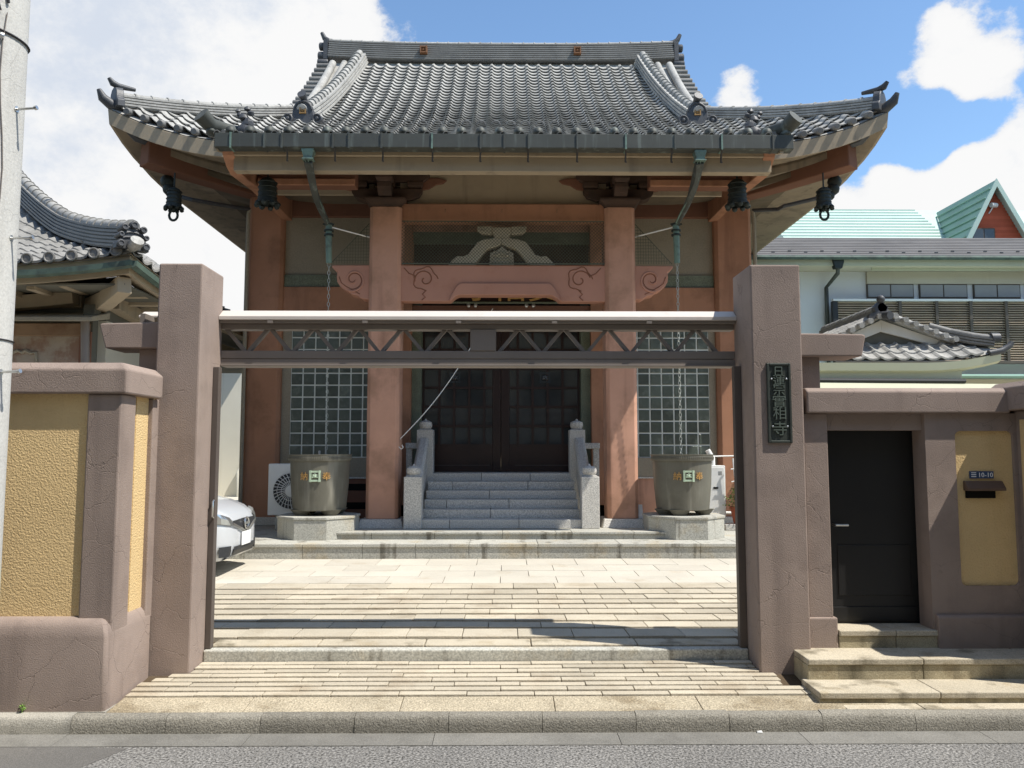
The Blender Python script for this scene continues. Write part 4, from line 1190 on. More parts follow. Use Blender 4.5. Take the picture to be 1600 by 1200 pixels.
# carved noses outside the columns
for s, xe, xt in ((-1, x0l, ax(518, YKO, 420)), (1, x1r, ax(1052, YKO, 420))):
    W = abs(xt - xe)
    pr_ = [(0, 0), (0, 1), (.55, 1), (1.0, 1.0), (1.0, .93), (.93, .86), (.86, .80), (.875, .66), (.86, .52), (.78, .38), (.66, .27), (.58, .25), (.50, .15), (.34, .11), (.22, .02)]
    ps = [(xe - s * .03 + s * (W + .03) * a, kz0 + .03 + (kz1 - kz0 - .03) * b) for a, b in pr_]
    no = part('carved_nose', MB().prism(ps, YKO + .02, YKO + .30, 'y'), 'redpink', th, bevel=.015)
    g = MB()
    cx = xe + s * W * .42; cz = kz0 + (kz1 - kz0) * .60
    g.tube(spiral(cx, cz, .20, 1.3, PI * .5 - s * PI * .9, -s, YKO + .018), [.020 * (1 - .5 * k / 28) for k in range(29)], 6)
    part('carved_swirl', g, 'groove' if False else 'redpink', no, smooth=True)
    g = MB()
    g.tube(spiral(cx, cz, .165, 1.2, PI * .5 - s * PI * .9, -s, YKO + .0195), .008, 6)
    ed = [(xe + s * W * a, YKO + .0195, kz0 + .03 + (kz1 - kz0 - .03) * b + .035) for a, b in ((.80, .60), (.74, .42), (.62, .32), (.52, .26), (.40, .18), (.24, .10))]
    g.tube(ed, .008, 6)
    part('carved_line', g, 'groove', no)
# frog-leg strut in the transom
kx = ax(784, YB_, 385); kzb = kz1 + .002
sc_ = (az(346, YB_) - kzb) / .67
def K(a, b): return (kx + a * sc_, kzb + b * sc_)
half = [(.0, .42), (.10, .43), (.16, .41), (.26, .40), (.36, .36), (.44, .25), (.50, .17), (.58, .14), (.66, .15), (.74, .08), (.80, .0), (.42, .0), (.35, .08), (.28, .18), (.20, .26), (.10, .285), (.0, .33)]
body = [K(a, b) for a, b in half[:11]] + [K(a, b) for a, b in half[11:]]
body_l = [K(-a, b) for a, b in half]
fs_ = part('frog_leg_strut', MB().prism(body, YB_ + .0, YB_ + .16, 'y').prism(body_l, YB_ + .0, YB_ + .16, 'y'), 'carving', th, bevel=.012)
part('strut_neck', MB().prism([K(-.10, .425), K(.10, .425), K(.14, .49), K(.14, .58), K(-.14, .58), K(-.14, .49)], YB_ - .01, YB_ + .17, 'y'), 'carving', fs_, bevel=.01)
for s in (-1, 1):
    q = [K(s * .145, .60), K(s * .37, .60), K(s * .36, .54), K(s * .30, .49), K(s * .145, .47)]
    part('strut_scroll', MB().prism(q, YB_ + .01, YB_ + .14, 'y'), 'carving', fs_, bevel=.01)
    g = MB().tube(spiral(K(s * .28, .56)[0], K(0, .555)[1], .045, 1.2, 0, s, YB_ + .005), .010, 6)
    part('carved_line', g, 'carving', fs_, smooth=True)
tb = MB()
tb.prism([K(a, b) for a, b in ((-.185, .0), (.185, .0), (.17, .20), (.10, .22), (.03, .27), (0, .30), (-.03, .27), (-.10, .22), (-.17, .20))], YB_ + .03, YB_ + .12, 'y')
for k in range(4):
    w_ = .15 - .012 * k; z_ = .05 + .05 * k
    tb.tube([(K(w_ * math.cos(a), 0)[0], YB_ + .022, K(0, z_ + .03 - .035 * math.sin(a))[1]) for a in [PI * q / 8 for q in range(9)]], .012, 6)
for q in range(5):
    tb.blob((K(-.08 + .04 * q, 0)[0], YB_ + .02, K(0, .20 - .01 * abs(q - 2) * 2)[1]), .03, q, 8, .2)
part('carved_fruit_relief', tb, 'carving', fs_, smooth=30)

# nets ---------------------------------------------------------------------
nt2 = MB()
def ribbon(a, b, w=.0035, Y=None):
    a = Vector(a); b = Vector(b); d = (b - a).normalized(); n_ = Vector((d.z, 0, -d.x)) * w
    nt2.add([a - n_, a + n_, b + n_, b - n_], [(0, 1, 2, 3)])
YN = YB_ - .10
nx0, nx1, nz0, nz1 = x1l + .01, x0r - .01, kz1 + .01, az(346, YN)
st = .055
x = nx0 - (nz1 - nz0)
while x < nx1:
    for sg_ in (1, -1):
        a = [x, nz0] if sg_ > 0 else [x, nz1]
        b = [x + (nz1 - nz0), nz1] if sg_ > 0 else [x + (nz1 - nz0), nz0]
        if b[0] > nx0 and a[0] < nx1:
            m_ = (b[1] - a[1]) / (b[0] - a[0])
            if a[0] < nx0: a = [nx0, a[1] + m_ * (nx0 - a[0])]
            if b[0] > nx1: b = [nx1, b[1] + m_ * (nx1 - b[0])]
            ribbon((a[0], YN, a[1]), (b[0], YN, b[1]))
    x += st
ribbon((nx0, YN - .002, nz0), (nx1, YN - .002, nz0), .012); ribbon((nx0, YN - .002, nz1), (nx1, YN - .002, nz1), .010)
for s, xe, pxt in ((-1, x0l, 517), (1, x1r, 1050)):
    xt = ax(pxt, YN, 412)
    zt_ = az(350, YN); zb_ = kz1 + .01
    n_ = 14
    for k in range(1, n_):
        xx = lerp(xe, xt, k / n_)
        ribbon((xx, YN, zb_), (xx, YN, lerp(zt_, zb_, k / n_)), .0035)
    n_ = 13
    for k in range(1, n_):
        zz = lerp(zb_, zt_, k / n_)
        ribbon((xe, YN, zz), (lerp(xt, xe, k / n_), YN, zz), .0035)
    ribbon((xe, YN - .001, zt_), (xt, YN - .001, zb_), .007)
part('bird_net', nt2, 'net', th, kind='stuff')

# hall front wall ----------------------------------------------------------
def W(px): return ax(px, YW, 640)
oc = [(ax(385, YW, 560), ax(441, YW, 560)), (ax(1118, YW, 560), ax(1176.5, YW, 560))]
for x0, x1 in oc:
    c = MB(); ring = octo(x0, x1, YW - .12, YW + .5, .06)
    c.rings([[(x, y, z) for x, y in ring] for z in (.62, 6.85)])
    part('hall_column', c, 'redoldshade', th, bevel=.01)
    part('column_base', MB().box(x0 - .08, x1 + .08, YW - .22, YW + .5, .563, .70), 'granite', th, bevel=.012)
for s, (x0, x1) in ((-1, oc[0]), (1, oc[1])):
    xo = (x0 + .08) if s < 0 else (x1 - .08)
    part('side_wall', MB().box(min(xo, xo + s * .06), max(xo, xo + s * .06), YW + .5, 2 * YRG - YW, .36, 6.75), 'panel', th)
part('back_wall', MB().box(XC - 4.5, XC + 4.5, 2 * YRG - YW - .1, 2 * YRG - YW, .36, 6.75), 'panel', th)
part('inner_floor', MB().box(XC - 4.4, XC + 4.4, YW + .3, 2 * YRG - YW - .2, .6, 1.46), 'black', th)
# bays
for s in (-1, 1):
    xi = XC + s * 2.1                      # next to the porch column line
    xo = oc[0][1] - .03 if s < 0 else oc[1][0] + .03
    a, b = min(xi, xo), max(xi, xo)
    # window edges
    wx_out = ax(454, YW, 600) if s < 0 else ax(1108.5, YW, 600)
    part('wall_panel', MB().box(a, b, YW + .06, YW + .16, 6.20, 6.85), 'beige', th)
    part('wall_beam', MB().box(a, b, YW - .02, YW + .16, az(340, YW), az(300, YW)), 'reddark', th, bevel=.012)
    part('wall_panel', MB().box(a, b, YW + .05, YW + .16, az(449, YW), az(340, YW) - .001), 'panel', th)
    part('net_strip', MB().box(a, b, YW + .01, YW + .045, az(449, YW) + .002, az(430, YW)), 'netgreen', th)
    part('wall_beam', MB().box(a, b, YW - .03, YW + .16, az(490, YW), az(449, YW) - .001), 'redoldshade', th, bevel=.012)
    part('window_jamb', MB().box(min(wx_out, xo), max(wx_out, xo), YW + .02, YW + .16, az(746, YW), az(490, YW) - .001), 'panel', th)
    sz0, sz1 = az(745, YW), az(715, YW)
    part('window_sill', MB().box(min(xi, wx_out), max(xi, wx_out), YW - .02, YW + .16, sz0, sz1), 'panel', th, bevel=.01)
    part('window_sill_cap', MB().box(min(xi, wx_out), max(xi, wx_out), YW - .03, YW + .1, sz0 - .03, sz0 - .001), 'granite', th)
    part('wall_base', MB().box(a, b, YW + .0, YW + .16, .56, sz0 - .031), 'reddark' if s < 0 else 'red', th)
    if s < 0:
        for k in range(2):
            part('dark_band', MB().box(xi - .9, xi + .02, YW - .006, YW - .0005, 1.16 - .33 * k, 1.28 - .33 * k), 'black', th)  # plain black bars on the face of the wall base
    # glass block window
    pit = .2175; top = az(490, YW) - .002
    win = part('glass_block_window', MB().box(min(xi, wx_out), max(xi, wx_out), YW + .03, YW + .13, sz1 + .001, top), 'mortar', th)
    if s < 0:
        gb = MB()
        hh = .0965
        gb.rings([[(sx * w_, yy, sz_ * w_) for sx, sz_ in ((-1, -1), (1, -1), (1, 1), (-1, 1))] for w_, yy in ((hh, .01), (hh, -.006), (hh - .012, -.014))])
        gbm = mesh_of('glass_block', gb, (0, 0, 0), 'block')
    nz = int((top - sz1) / pit)
    for ci in range(7):
        cx = wx_out - s * (ci + .5) * pit
        if s * (cx - xi) < .05: continue
        for ri in range(nz + 1):
            cz = sz1 + .006 + (ri + .5) * pit
            if cz + pit * .4 > top: continue
            piece('glass_block', gbm, win, (cx, YW + .03, cz), rot=(random.uniform(-.01, .01), 0, random.uniform(-.012, .012)))
# middle bay: pilasters, door frames, doors, panels above
for s, pa_, pb2 in ((-1, 600, 641.5), (1, 924, 975)):
    part('door_pilaster', MB().box(ax(pa_, YW), ax(pb2, YW), YW - .06, YW + .4, .9, az(345, YW)), 'redoldshade', th, bevel=.01)
    q0, q1 = (ax(641.5, YW), ax(656, YW)) if s < 0 else (ax(909, YW), ax(924, YW))
    part('door_frame', MB().box(q0, q1, YW + .05, YW + .4, 1.46, az(470, YW)), 'netgreen', th, bevel=.008)
dx0, dx1 = ax(656, YW), ax(909, YW)
part('lintel', MB().box(ax(641.5, YW) + .001, ax(924, YW) - .001, YW - .02, YW + .4, az(485, YW), az(478, YW)), 'reddark', th)
part('transom_panel', MB().box(ax(641.5, YW) + .002, ax(924, YW) - .002, YW + .2, YW + .3, az(478, YW) + .001, az(378, YW)), 'bracket', th)
part('wall_beam', MB().box(ax(600, YW), ax(975, YW), YW + .08, YW + .3, az(378, YW) + .001, az(361, YW)), 'netgreen', th)
part('wall_beam', MB().box(ax(600, YW), ax(975, YW), YW + .04, YW + .3, az(361, YW) + .001, az(335, YW)), 'red', th)
part('wall_panel', MB().box(ax(600, YW), ax(975, YW), YW + .1, YW + .3, az(335, YW) + .001, 6.85), 'beige', th)
YD = YW + .30
dz0, dz1 = 1.485, az(485, YW)
mid = (dx0 + dx1) / 2
for s in (-1, 1):
    a, b = (dx0, mid - .003) if s < 0 else (mid + .003, dx1)
    dl = part('door', MB().box(a, b, YD + .03, YD + .05, dz0, dz1), 'glass', th)
    st_ = MB()
    e0, e1 = (a, b)
    inn = .155 if True else 0
    # stiles: broad at the meeting edge
    s0, s1 = (e0 + .04, e1 - .155) if s < 0 else (e0 + .155, e1 - .04)
    st_.box(e0, s0, YD, YD + .0295, dz0, dz1).box(s1, e1, YD, YD + .0295, dz0, dz1)
    part('stile', st_, 'wood', dl, bevel=.006)
    zk = az(694, YD)
    part('bottom_panel', MB().box(s0 + .0005, s1 - .0005, YD + .006, YD + .0295, dz0, zk), 'wood', dl)
    part('panel_bead', MB().box(s0 + .1, s1 - .05, YD - .004, YD + .0055, az(727, YD) - .006, az(727, YD) + .006), 'brownframe', dl)
    nb_ = 4
    for k in range(1, nb_ + 1):
        x = lerp(s0, s1, k / (nb_ + .55)) if s < 0 else lerp(s1, s0, k / (nb_ + .55))
        part('muntin', MB().box(x - .022, x + .022, YD + .004, YD + .0285, zk + .001, dz1 - .001), 'wood', dl)
    z = zk + .335; 
    while z < dz1 - .1:
        part('muntin', MB().box(s0 + .001, s1 - .001, YD + .002, YD + .0290, z - .022, z + .022), 'wood', dl); z += .355
    px = 711 if s < 0 else 851.5
    part('crest', crest(MB(), (ax(px, YD, 590), YD + .0015, az(590, YD)), .105, .012), 'window', dl)
# gold lettered board under the beam
YS = 13.75
bd = thing('name_board', 'dark board with gold characters half hidden under the porch beam', 'sign', (ax(784, YS), YS, az(474, YS)))
part('board', MB().box(ax(690, YS), ax(880, YS), YS + .0, YS + .05, az(474, YS), az(408, YS)), 'wood', bd, bevel=.01)
bz = az(469.5, YS)
part('lettering', text_mb('寺相實', .62, .02, (ax(795, YS), YS - .012, bz + .27)), 'gold', bd)
part('frame', MB().box(ax(688, YS), ax(882, YS), YS - .03, YS - .001, az(474.5, YS), az(472, YS)), 'netgreen', bd)
# lights under the board
for px in (731, 742, 823, 834):
    part('lamp_socket', MB().lathe([(.03, 0), (.035, -.03), (.02, -.06)], (ax(px, YS), YS + .02, az(474.5, YS)), 8), 'chrome', bd, smooth=True)

# platform, stair, plinths -------------------------------------------------------
pf = part('platform', MB().box(-5.3, 5.25, 11.62, 14.6, .30, .512), 'plinth', th)
PZ1 = .562
cuts = [-5.3, ax(345, 11.4) , ax(475, 11.4), ax(568, 11.4), ax(650, 11.4), ax(733, 11.4), ax(840, 11.4), ax(967, 11.4), ax(1092, 11.4), ax(1152, 11.4), 4.3, 5.25]
for a, b in zip(cuts, cuts[1:]):
    part('riser_stone', MB().box(a + .002, b - .002, 11.42, 11.62, .30, .512), 'plinth', pf, bevel=.006)
    part('tread_slab', MB().box(a + .002, b - .002, 11.40, 11.95, .5125, PZ1), 'plinth', pf, bevel=.008)
    part('tread_slab', MB().box(a + .002, b - .002, 11.953, 14.6, .5125, PZ1), 'plinth', pf)
PZ2 = .668
ux0, ux1 = ax(484, 11.97, 838), ax(1083, 11.97, 838)
cuts = [ux0, ax(582, 11.97), ax(680, 11.97), ax(785, 11.97), ax(868, 11.97), ax(893, 11.97), ax(989, 11.97), ux1]
for a, b in zip(cuts, cuts[1:]):
    part('riser_stone', MB().box(a + .002, b - .002, 11.985, 12.3, PZ1 + .001, PZ2 - .036), 'plinth', pf, bevel=.006)
    part('tread_slab', MB().box(a + .002, b - .002, 11.965, 12.5, PZ2 - .0355, PZ2), 'plinth', pf, bevel=.006)
part('upper_floor', MB().box(ux0, ux1, 12.502, 14.45, PZ1 + .001, PZ2 - .001), 'plinth', pf)

sx0, sx1 = ax(658, 12.6, 780), ax(908, 12.6, 780)
stn = part('stair', MB().box(sx0, sx1, 12.75, 14.2, PZ2, PZ2 + .05), 'granite', th)
RS, TD = .1355, .285
offs = [[.0, .22, .62, .99], [.0, .44, .99], [0, .13, .55, .99], [0, .40, .72, .99], [0, .20, .60, .99], [0, .33, .70, .99]]
offs = [[.0, .18, .61, 1], [.0, .43, 1], [0, .145, .55, 1], [0, .42, 1], [0, .17, .68, 1], [0, .36, .70, 1]]
for k in range(6):
    z0 = PZ2 + k * RS; y0 = 12.52 + k * TD
    of = offs[k]
    for a, b in zip(of, of[1:]):
        a, b = lerp(sx0, sx1, a), lerp(sx0, sx1, b)
        part('step_stone', MB().box(a + .0035, b - .0035, y0, y0 + TD + .06 if k < 5 else 14.56, z0 + .0015, z0 + RS), 'granite', stn, bevel=.008)
LZ = PZ2 + 6 * RS
part('landing', MB().box(XC - 1.55, XC + 1.55, 14.561, YD + .2, .9, LZ - .001), 'granite', th)
for s, pxa, pxb, pxc, pxd in ((-1, 630.5, 658.5, 651, 676.5), (1, 909, 937, 890, 914.5)):
    Yp = 12.45
    x0, x1 = ax(pxa, Yp, 790), ax(pxb, Yp, 790)
    zt_ = az(745, Yp)
    np_ = part('stair_post', MB().box(x0, x1, Yp, Yp + .29, PZ2 + .001, zt_).box(x0 + .03, x1 - .03, Yp + .03, Yp + .26, zt_ + .0005, zt_ + .018), 'granite', th, bevel=.01)
    cx = (x0 + x1) / 2
    def finial(cx, cy, z, sc):
        return MB().lathe([(.085 * sc, 0), (.108 * sc, .03 * sc), (.115 * sc, .07 * sc), (.105 * sc, .115 * sc), (.06 * sc, .14 * sc), (.02 * sc, .15 * sc), (.012 * sc, .175 * sc), (.002, .18 * sc)], (cx, cy, z), 20)
    part('finial', finial(cx, Yp + .145, zt_ + .018, 1), 'granite', np_, smooth=True)
    Yb = 13.92
    b0, b1 = ax(pxc, Yb, 700), ax(pxd, Yb, 700)
    zb_ = az(671.5, Yb)
    nb2 = part('stair_post', MB().box(b0, b1, Yb, Yb + .28, PZ2 + .001, zb_).box(b0 + .03, b1 - .03, Yb + .03, Yb + .25, zb_ + .0005, zb_ + .018), 'granite', th, bevel=.01)
    part('finial', finial((b0 + b1) / 2, Yb + .14, zb_ + .018, 1), 'granite', nb2, smooth=True)
    # balustrade slab between the posts
    y0, y1 = Yp + .29, Yb
    cb_ = (cx + (b0 + b1) / 2) / 2
    rl = MB().rings([[(cb_ + a, y0 + .001, zt_ - .20 + b) for a, b in ((-.09, 0), (.09, 0), (.09, .11), (.05, .15), (-.05, .15), (-.09, .11))],
                     [(cb_ + a, y1 - .001, zb_ - .28 + b) for a, b in ((-.09, 0), (.09, 0), (.09, .11), (.05, .15), (-.05, .15), (-.09, .11))]])
    part('handrail', rl, 'granite', th, bevel=.008)
    sl_ = MB().rings([[(cb_ - .055, y0 + .001, PZ2 + .02), (cb_ + .055, y0 + .001, PZ2 + .02), (cb_ + .055, y0 + .001, zt_ - .2), (cb_ - .055, y0 + .001, zt_ - .2)],
                      [(cb_ - .055, y1 - .001, PZ2 + .75), (cb_ + .055, y1 - .001, PZ2 + .75), (cb_ + .055, y1 - .001, zb_ - .28), (cb_ - .055, y1 - .001, zb_ - .28)]])
    part('balustrade_slab', sl_, 'granite', th)
    # short landing rail out to the pilaster
    xr = ax(633, Yb, 696) if s < 0 else ax(938, Yb, 696)
    a, b = (xr, b0 - .001) if s < 0 else (b1 + .001, xr)
    zr_ = az(696, Yb)
    part('landing_rail', MB().box(a, b, Yb + .06, Yb + .22, zr_ - .055, zr_ + .045), 'granite', th, bevel=.008)
    xm_ = a + .06 if s < 0 else b - .06
    part('landing_baluster', MB().box(xm_ - .05, xm_ + .05, Yb + .09, Yb + .19, PZ2 + .01, zr_ - .0555), 'granite', th)

# ------------------------------------------------------------------ bronze rain tubs on stone plinths
def rain_tub(px, lab, plab, mono_dx, glyphs):
    Y = 12.42
    cx = ax(px, Y, 750)
    tz = .895
    pn = thing('stone_plinth', plab, 'plinth', (cx, Y, PZ1), 'octagonal plinths under the rain tubs')
    n = 8
    r = .62
    def pt(k, rr_, z): a = 2 * PI * (k + .5) / n; return (cx + rr_ * math.cos(a), Y + rr_ * math.sin(a), z)
    for k in range(n):
        b = MB().rings([[pt(k, r, PZ1), pt(k + 1, r, PZ1), pt(k + 1, r - .1, PZ1), pt(k, r - .1, PZ1)], [pt(k, r, tz - .04), pt(k + 1, r, tz - .04), pt(k + 1, r - .1, tz - .04), pt(k, r - .1, tz - .04)]])
        part('facing_stone', b, 'plinth', pn, bevel=.004)
    part('top_slab', MB().rings([[pt(k, r + .015, tz - .0395) for k in range(n)], [pt(k, r + .015, tz) for k in range(n)]]), 'plinth', pn, bevel=.008)
    tb = thing('rain_tub', lab, 'tub', (cx, Y, tz), 'bronze rain tubs beside the stairs')
    z0 = .075; H = az(710, Y - .45) - tz
    pr = [(.385, z0), (.40, z0 + .01), (.435, H * .5), (.448, H - .10), (.475, H - .095), (.478, H - .085), (.474, H - .02), (.482, H - .01), (.482, H), (.43, H), (.42, H - .12), (.36, z0 + .05)]
    part('body', MB().lathe(pr, (cx, Y, tz), 48, 'z'), 'bronze', tb, smooth=40)
    part('water', MB().lathe([(.002, 0), (.42, 0), (.42, -.01), (.002, -.01)], (cx, Y, tz + H - .18), 32), 'window', tb)
    # raised scroll band under the rim
    bd_ = MB()
    for k in range(46):
        a = PI + PI * (k + .5) / 46
        c0 = (cx, Y, tz + H - .055)
        for q in range(2):
            pts = []
            for t in range(8):
                aa = a + (.018 * math.cos(t * .95 + q * PI)) * (1 - t / 12); zz = c0[2] + .022 * math.sin(t * .95 + q * PI) * (1 - t / 12)
                pts.append((cx + .479 * math.cos(aa), Y + .479 * math.sin(aa), zz))
            bd_.tube(pts, .005, 4, False)
    part('scroll_band', bd_, 'bronze', tb, kind='stuff')
    # feet
    for a in (225, 315, 45, 135) if px < 700 else (250, 200, 340, 90):
        fx, fy = cx + .31 * math.cos(R(a)), Y + .31 * math.sin(R(a))
        q = MB().rings([[(fx + w_ * math.cos(b_), fy + w_ * .6 * math.sin(b_), z) for b_ in [2 * PI * i / 12 for i in range(12)]] for w_, z in ((.09, tz + .001), (.12, tz + .03), (.17, tz + .09))])
        part('foot', q, 'bronze', tb, smooth=40)
    yf = lambda dx: Y - math.sqrt(max(.01, .447 ** 2 - dx * dx))
    zc = az(744, Y - .45)
    def wrapped(m_, R_):   # lay flat work round the tub's curved side
        m_.v = [(cx + (R_ + (yf0 - y)) * math.sin((x - cx) / R_), Y - (R_ + (yf0 - y)) * math.cos((x - cx) / R_), z) for x, y, z in m_.v]; return m_
    yf0 = Y - .447
    part('crest', wrapped(crest(MB(), (cx + mono_dx, yf0 + .003, zc), .085, .018), .447), 'verdigris', tb)
    for ch, dx in glyphs:
        part('lettering', wrapped(text_mb(ch, .13, .005, (cx + mono_dx + dx, yf0 - .003, zc)), .447), 'gold', tb)
    return cx
c1 = rain_tub(500, 'bronze rain tub left of the stairs, in front of the air conditioner', 'octagonal granite plinth under the tub by the air conditioner', .025, (('納', -.17), ('奉', .17)))
c2 = rain_tub(1066, 'bronze rain tub right of the stairs, in front of the water heater', 'octagonal granite plinth under the tub by the water heater', .0, (('納', -.17), ('奉', .17)))

# ------------------------------------------------------------------ copper rain heads, pipes and chains
def flatpipe(mb, pts, w0, w1, n=10):
    pts = [Vector(p) for p in pts]; rs = []
    for i, p in enumerate(pts):
        t = (pts[min(i + 1, len(pts) - 1)] - pts[max(i - 1, 0)]).normalized()
        a = t.cross(Vector((0, 1, 0))).normalized(); b = a.cross(t).normalized()
        f_ = i / (len(pts) - 1); w = lerp(w0, w1, f_)
        ang = .5 * math.sin(i * .55)
        a2 = a * math.cos(ang) + b * math.sin(ang); b2 = b * math.cos(ang) - a * math.sin(ang)
        rs.append([p + a2 * w * x + b2 * w * .75 * y for x, y in ((-1, -1), (1, -1), (1, 1), (-1, 1))])
    mb.rings(rs)
def downpipe(s, pxh, pxj, pxb, cxt, colx, lab, chl):
    dp = thing('downpipe', lab, 'downpipe', (ax(pxh, YK + .1, 230), YK + .1, 6.0), 'copper downpipes of the porch gutter')
    xh = ax(pxh, YK + .09, 240); z1 = gz0 - .002; z2 = az(252, YK + .09)
    h = MB().rings([[(xh - a, YK + .09 - b, z), (xh + a, YK + .09 - b, z), (xh + a, YK + .09 + b, z), (xh - a, YK + .09 + b, z)] for a, b, z in ((.085, .07, z1), (.085, .07, z1 - .03), (.062, .055, z2 + .05), (.062, .055, z2 + .02), (.08, .07, z2 + .018), (.08, .07, z2 + .002))])
    part('rain_head', h, 'patina', dp, bevel=.004)
    J = at(pxj, 352, 12.30)
    p0 = Vector((xh, YK + .10, z2 + .002))
    pts = [p0.lerp(J, t / 12) + Vector((s * .05 * math.sin(PI * t / 12), 0, -.02 * math.sin(PI * t / 12))) for t in range(13)]
    fp = MB(); flatpipe(fp, pts, .058, .036)
    part('sloping_pipe', fp, 'copper', dp, bevel=.006)
    rib = MB(); rib.tube([p + Vector((.03 * math.sin(i * .5), -.055, .01)) for i, p in enumerate(pts)], .012, 6); rib.tube([p + Vector((-.035 * math.cos(i * .4), -.045, 0)) for i, p in enumerate(pts)], .009, 6)
    part('pipe_seam', rib, 'patina', dp, smooth=True)
    cl = MB()
    for dz in (0, -.10, -.17): cl.lathe([(.075, 0), (.075, .025), (.06, .03)], (J.x, J.y, J.z + dz), 12)
    cl.tube([(J.x - .09, J.y - .03, J.z + .01), (J.x + .09, J.y - .03, J.z + .01)], .012, 6)
    part('clamp', cl, 'bell', dp, smooth=True)
    B = at(pxb, 411, 12.34)
    part('pipe', MB().tube([J, Vector((lerp(J.x, B.x, .4), J.y, lerp(J.z, B.z, .5))), B], [.052, .050, .046], 10), 'patina', dp, smooth=True)
    part('stay_rod', MB().tube([(J.x + s * .0, J.y, J.z - .02), (colx, YC + .10, J.z - .05)], .012, 8), 'white', dp)
    ch = thing('rain_chain', chl, 'chain', (B.x, B.y, B.z), 'rain chains hanging into the tubs')
    n = int((B.z - 1.72) / .062)
    lk = MB().tube([(.019 * math.cos(a), 0, .036 * math.sin(a)) for a in [2 * PI * k / 10 for k in range(11)]], .0052, 5, False)
    lm = mesh_of('link', lk, (0, 0, 0), 'chain')
    lm.polygons.foreach_set('use_smooth', [True] * len(lm.polygons))
    for k in range(n):
        t = k / n
        p = Vector((lerp(B.x, cxt, t), lerp(B.y, 12.42, t), B.z - .03 - .062 * k))
        piece('link', lm, ch, tuple(p), rot=(0, 0, (k % 2) * PI / 2 + .3))
downpipe(-1, 482, 514, 514, ax(510, 12.42, 700), cols[0][0], 'twisted copper downpipe left of the porch with a white stay rod', 'rain chain hanging into the tub by the air conditioner')
downpipe(1, 1093, 1056, 1058, ax(1064, 12.42, 700), cols[1][1], 'twisted copper downpipe right of the porch', 'rain chain hanging into the tub by the water heater')

# ------------------------------------------------------------------ hanging bells
def wind_bell(px, py, Y, top, h, lab, tilt=0):
    z1 = az(top, Y); x = ax(px, Y, py); r = h * .30
    b = thing('wind_bell', lab, 'bell', (x, Y, z1), 'bronze bells under the eaves')
    pr = [(.002, 0), (r * .45, -h * .02), (r * .78, -h * .09), (r * .88, -h * .16), (r * .94, -h * .5), (r * 1.0, -h * .72), (r * 1.18, -h * .80), (r * 1.25, -h * .86), (r * 1.0, -h * .86), (r * .85, -h * .6), (.002, -h * .3)]
    part('body', MB().lathe(pr, (x, Y, z1), 20), 'bell', b, smooth=40)
    pt_ = MB()
    for k in range(8):
        a = 2 * PI * k / 8
        pt_.blob((x + r * 1.12 * math.cos(a), Y + r * 1.12 * math.sin(a), z1 - h * .90), (r * .32, r * .32, h * .09), k, 8, .2)
    part('rim_lobe', pt_, 'bell', b, smooth=True)
    for dz in (.18, .34, .50, .66):
        part('ring_band', MB().tube([(x + r * .97 * math.cos(2 * PI * k / 20), Y + r * .97 * math.sin(2 * PI * k / 20), z1 - h * dz) for k in range(21)], .010, 5, False), 'bell', b)
    part('hanger', MB().tube([(x, Y, z1 - .01), (x, Y, z1 + .25)], .014, 6), 'bell', b)
    return b, x, z1
wind_bell(418, 305, 11.9, 279, .47, 'bronze bell hanging before the left outer column')
wind_bell(1152, 305, 11.9, 279, .47, 'bronze bell hanging before the right outer column')
for s, px, tp, lab in ((-1, 272, 295, 'small bell hanging at the left roof corner'), (1, 1287, 291, 'small bell hanging at the right roof corner')):
    b, x, z1 = wind_bell(px, 308, 13.0, tp, .40, lab)
    r = MB()
    r.tube([(x + .07 * math.cos(a), 13.0, z1 - .40 - .07 + .085 * math.sin(a)) for a in [2 * PI * k / 14 for k in range(15)]], .022, 6, False)
    r.blob((x, 13.0, z1 - .37), .05, 3, 8, .3)
    part('clapper', r, 'bell', b, smooth=True)
# side gutter heads and their pipes, fixed to the hall
for s, pts in ((-1, [(262, 284), (300, 312), (345, 320), (390, 327)]), (1, [(1304, 284), (1285, 308), (1225, 322), (1216, 327), (1176, 329)])):
    hx = at(pts[0][0], pts[0][1], 13.4)
    b = MB()
    for k, (dx, dz, r) in enumerate(((0, 0, .12), (s * -.03, -.13, .11), (s * -.09, -.25, .08))):
        b.blob((hx.x + dx, hx.y, hx.z + dz), (r, r, r), k, 12, .1)
    part('gutter_head', b, 'bell', th, smooth=True)
    ps = [hx + Vector((0, 0, -.2))] + [at(px, py, lerp(13.3, 14.25, i / (len(pts) - 2))) for i, (px, py) in enumerate(pts[1:])]
    e = ps[-1]
    ps += [Vector((e.x + s * .02, e.y, e.z - .2)), Vector((e.x + s * .02, e.y, .9))] if s > 0 else [Vector((e.x - .02, e.y, e.z - .1)), Vector((e.x - .02, e.y, .9))]
    part('gutter_pipe', MB().tube(ps[:-2], .035, 8), 'darktile', th, smooth=True)
    part('gutter_pipe', MB().tube(ps[-3:], .036, 8), 'panel', th, smooth=True)

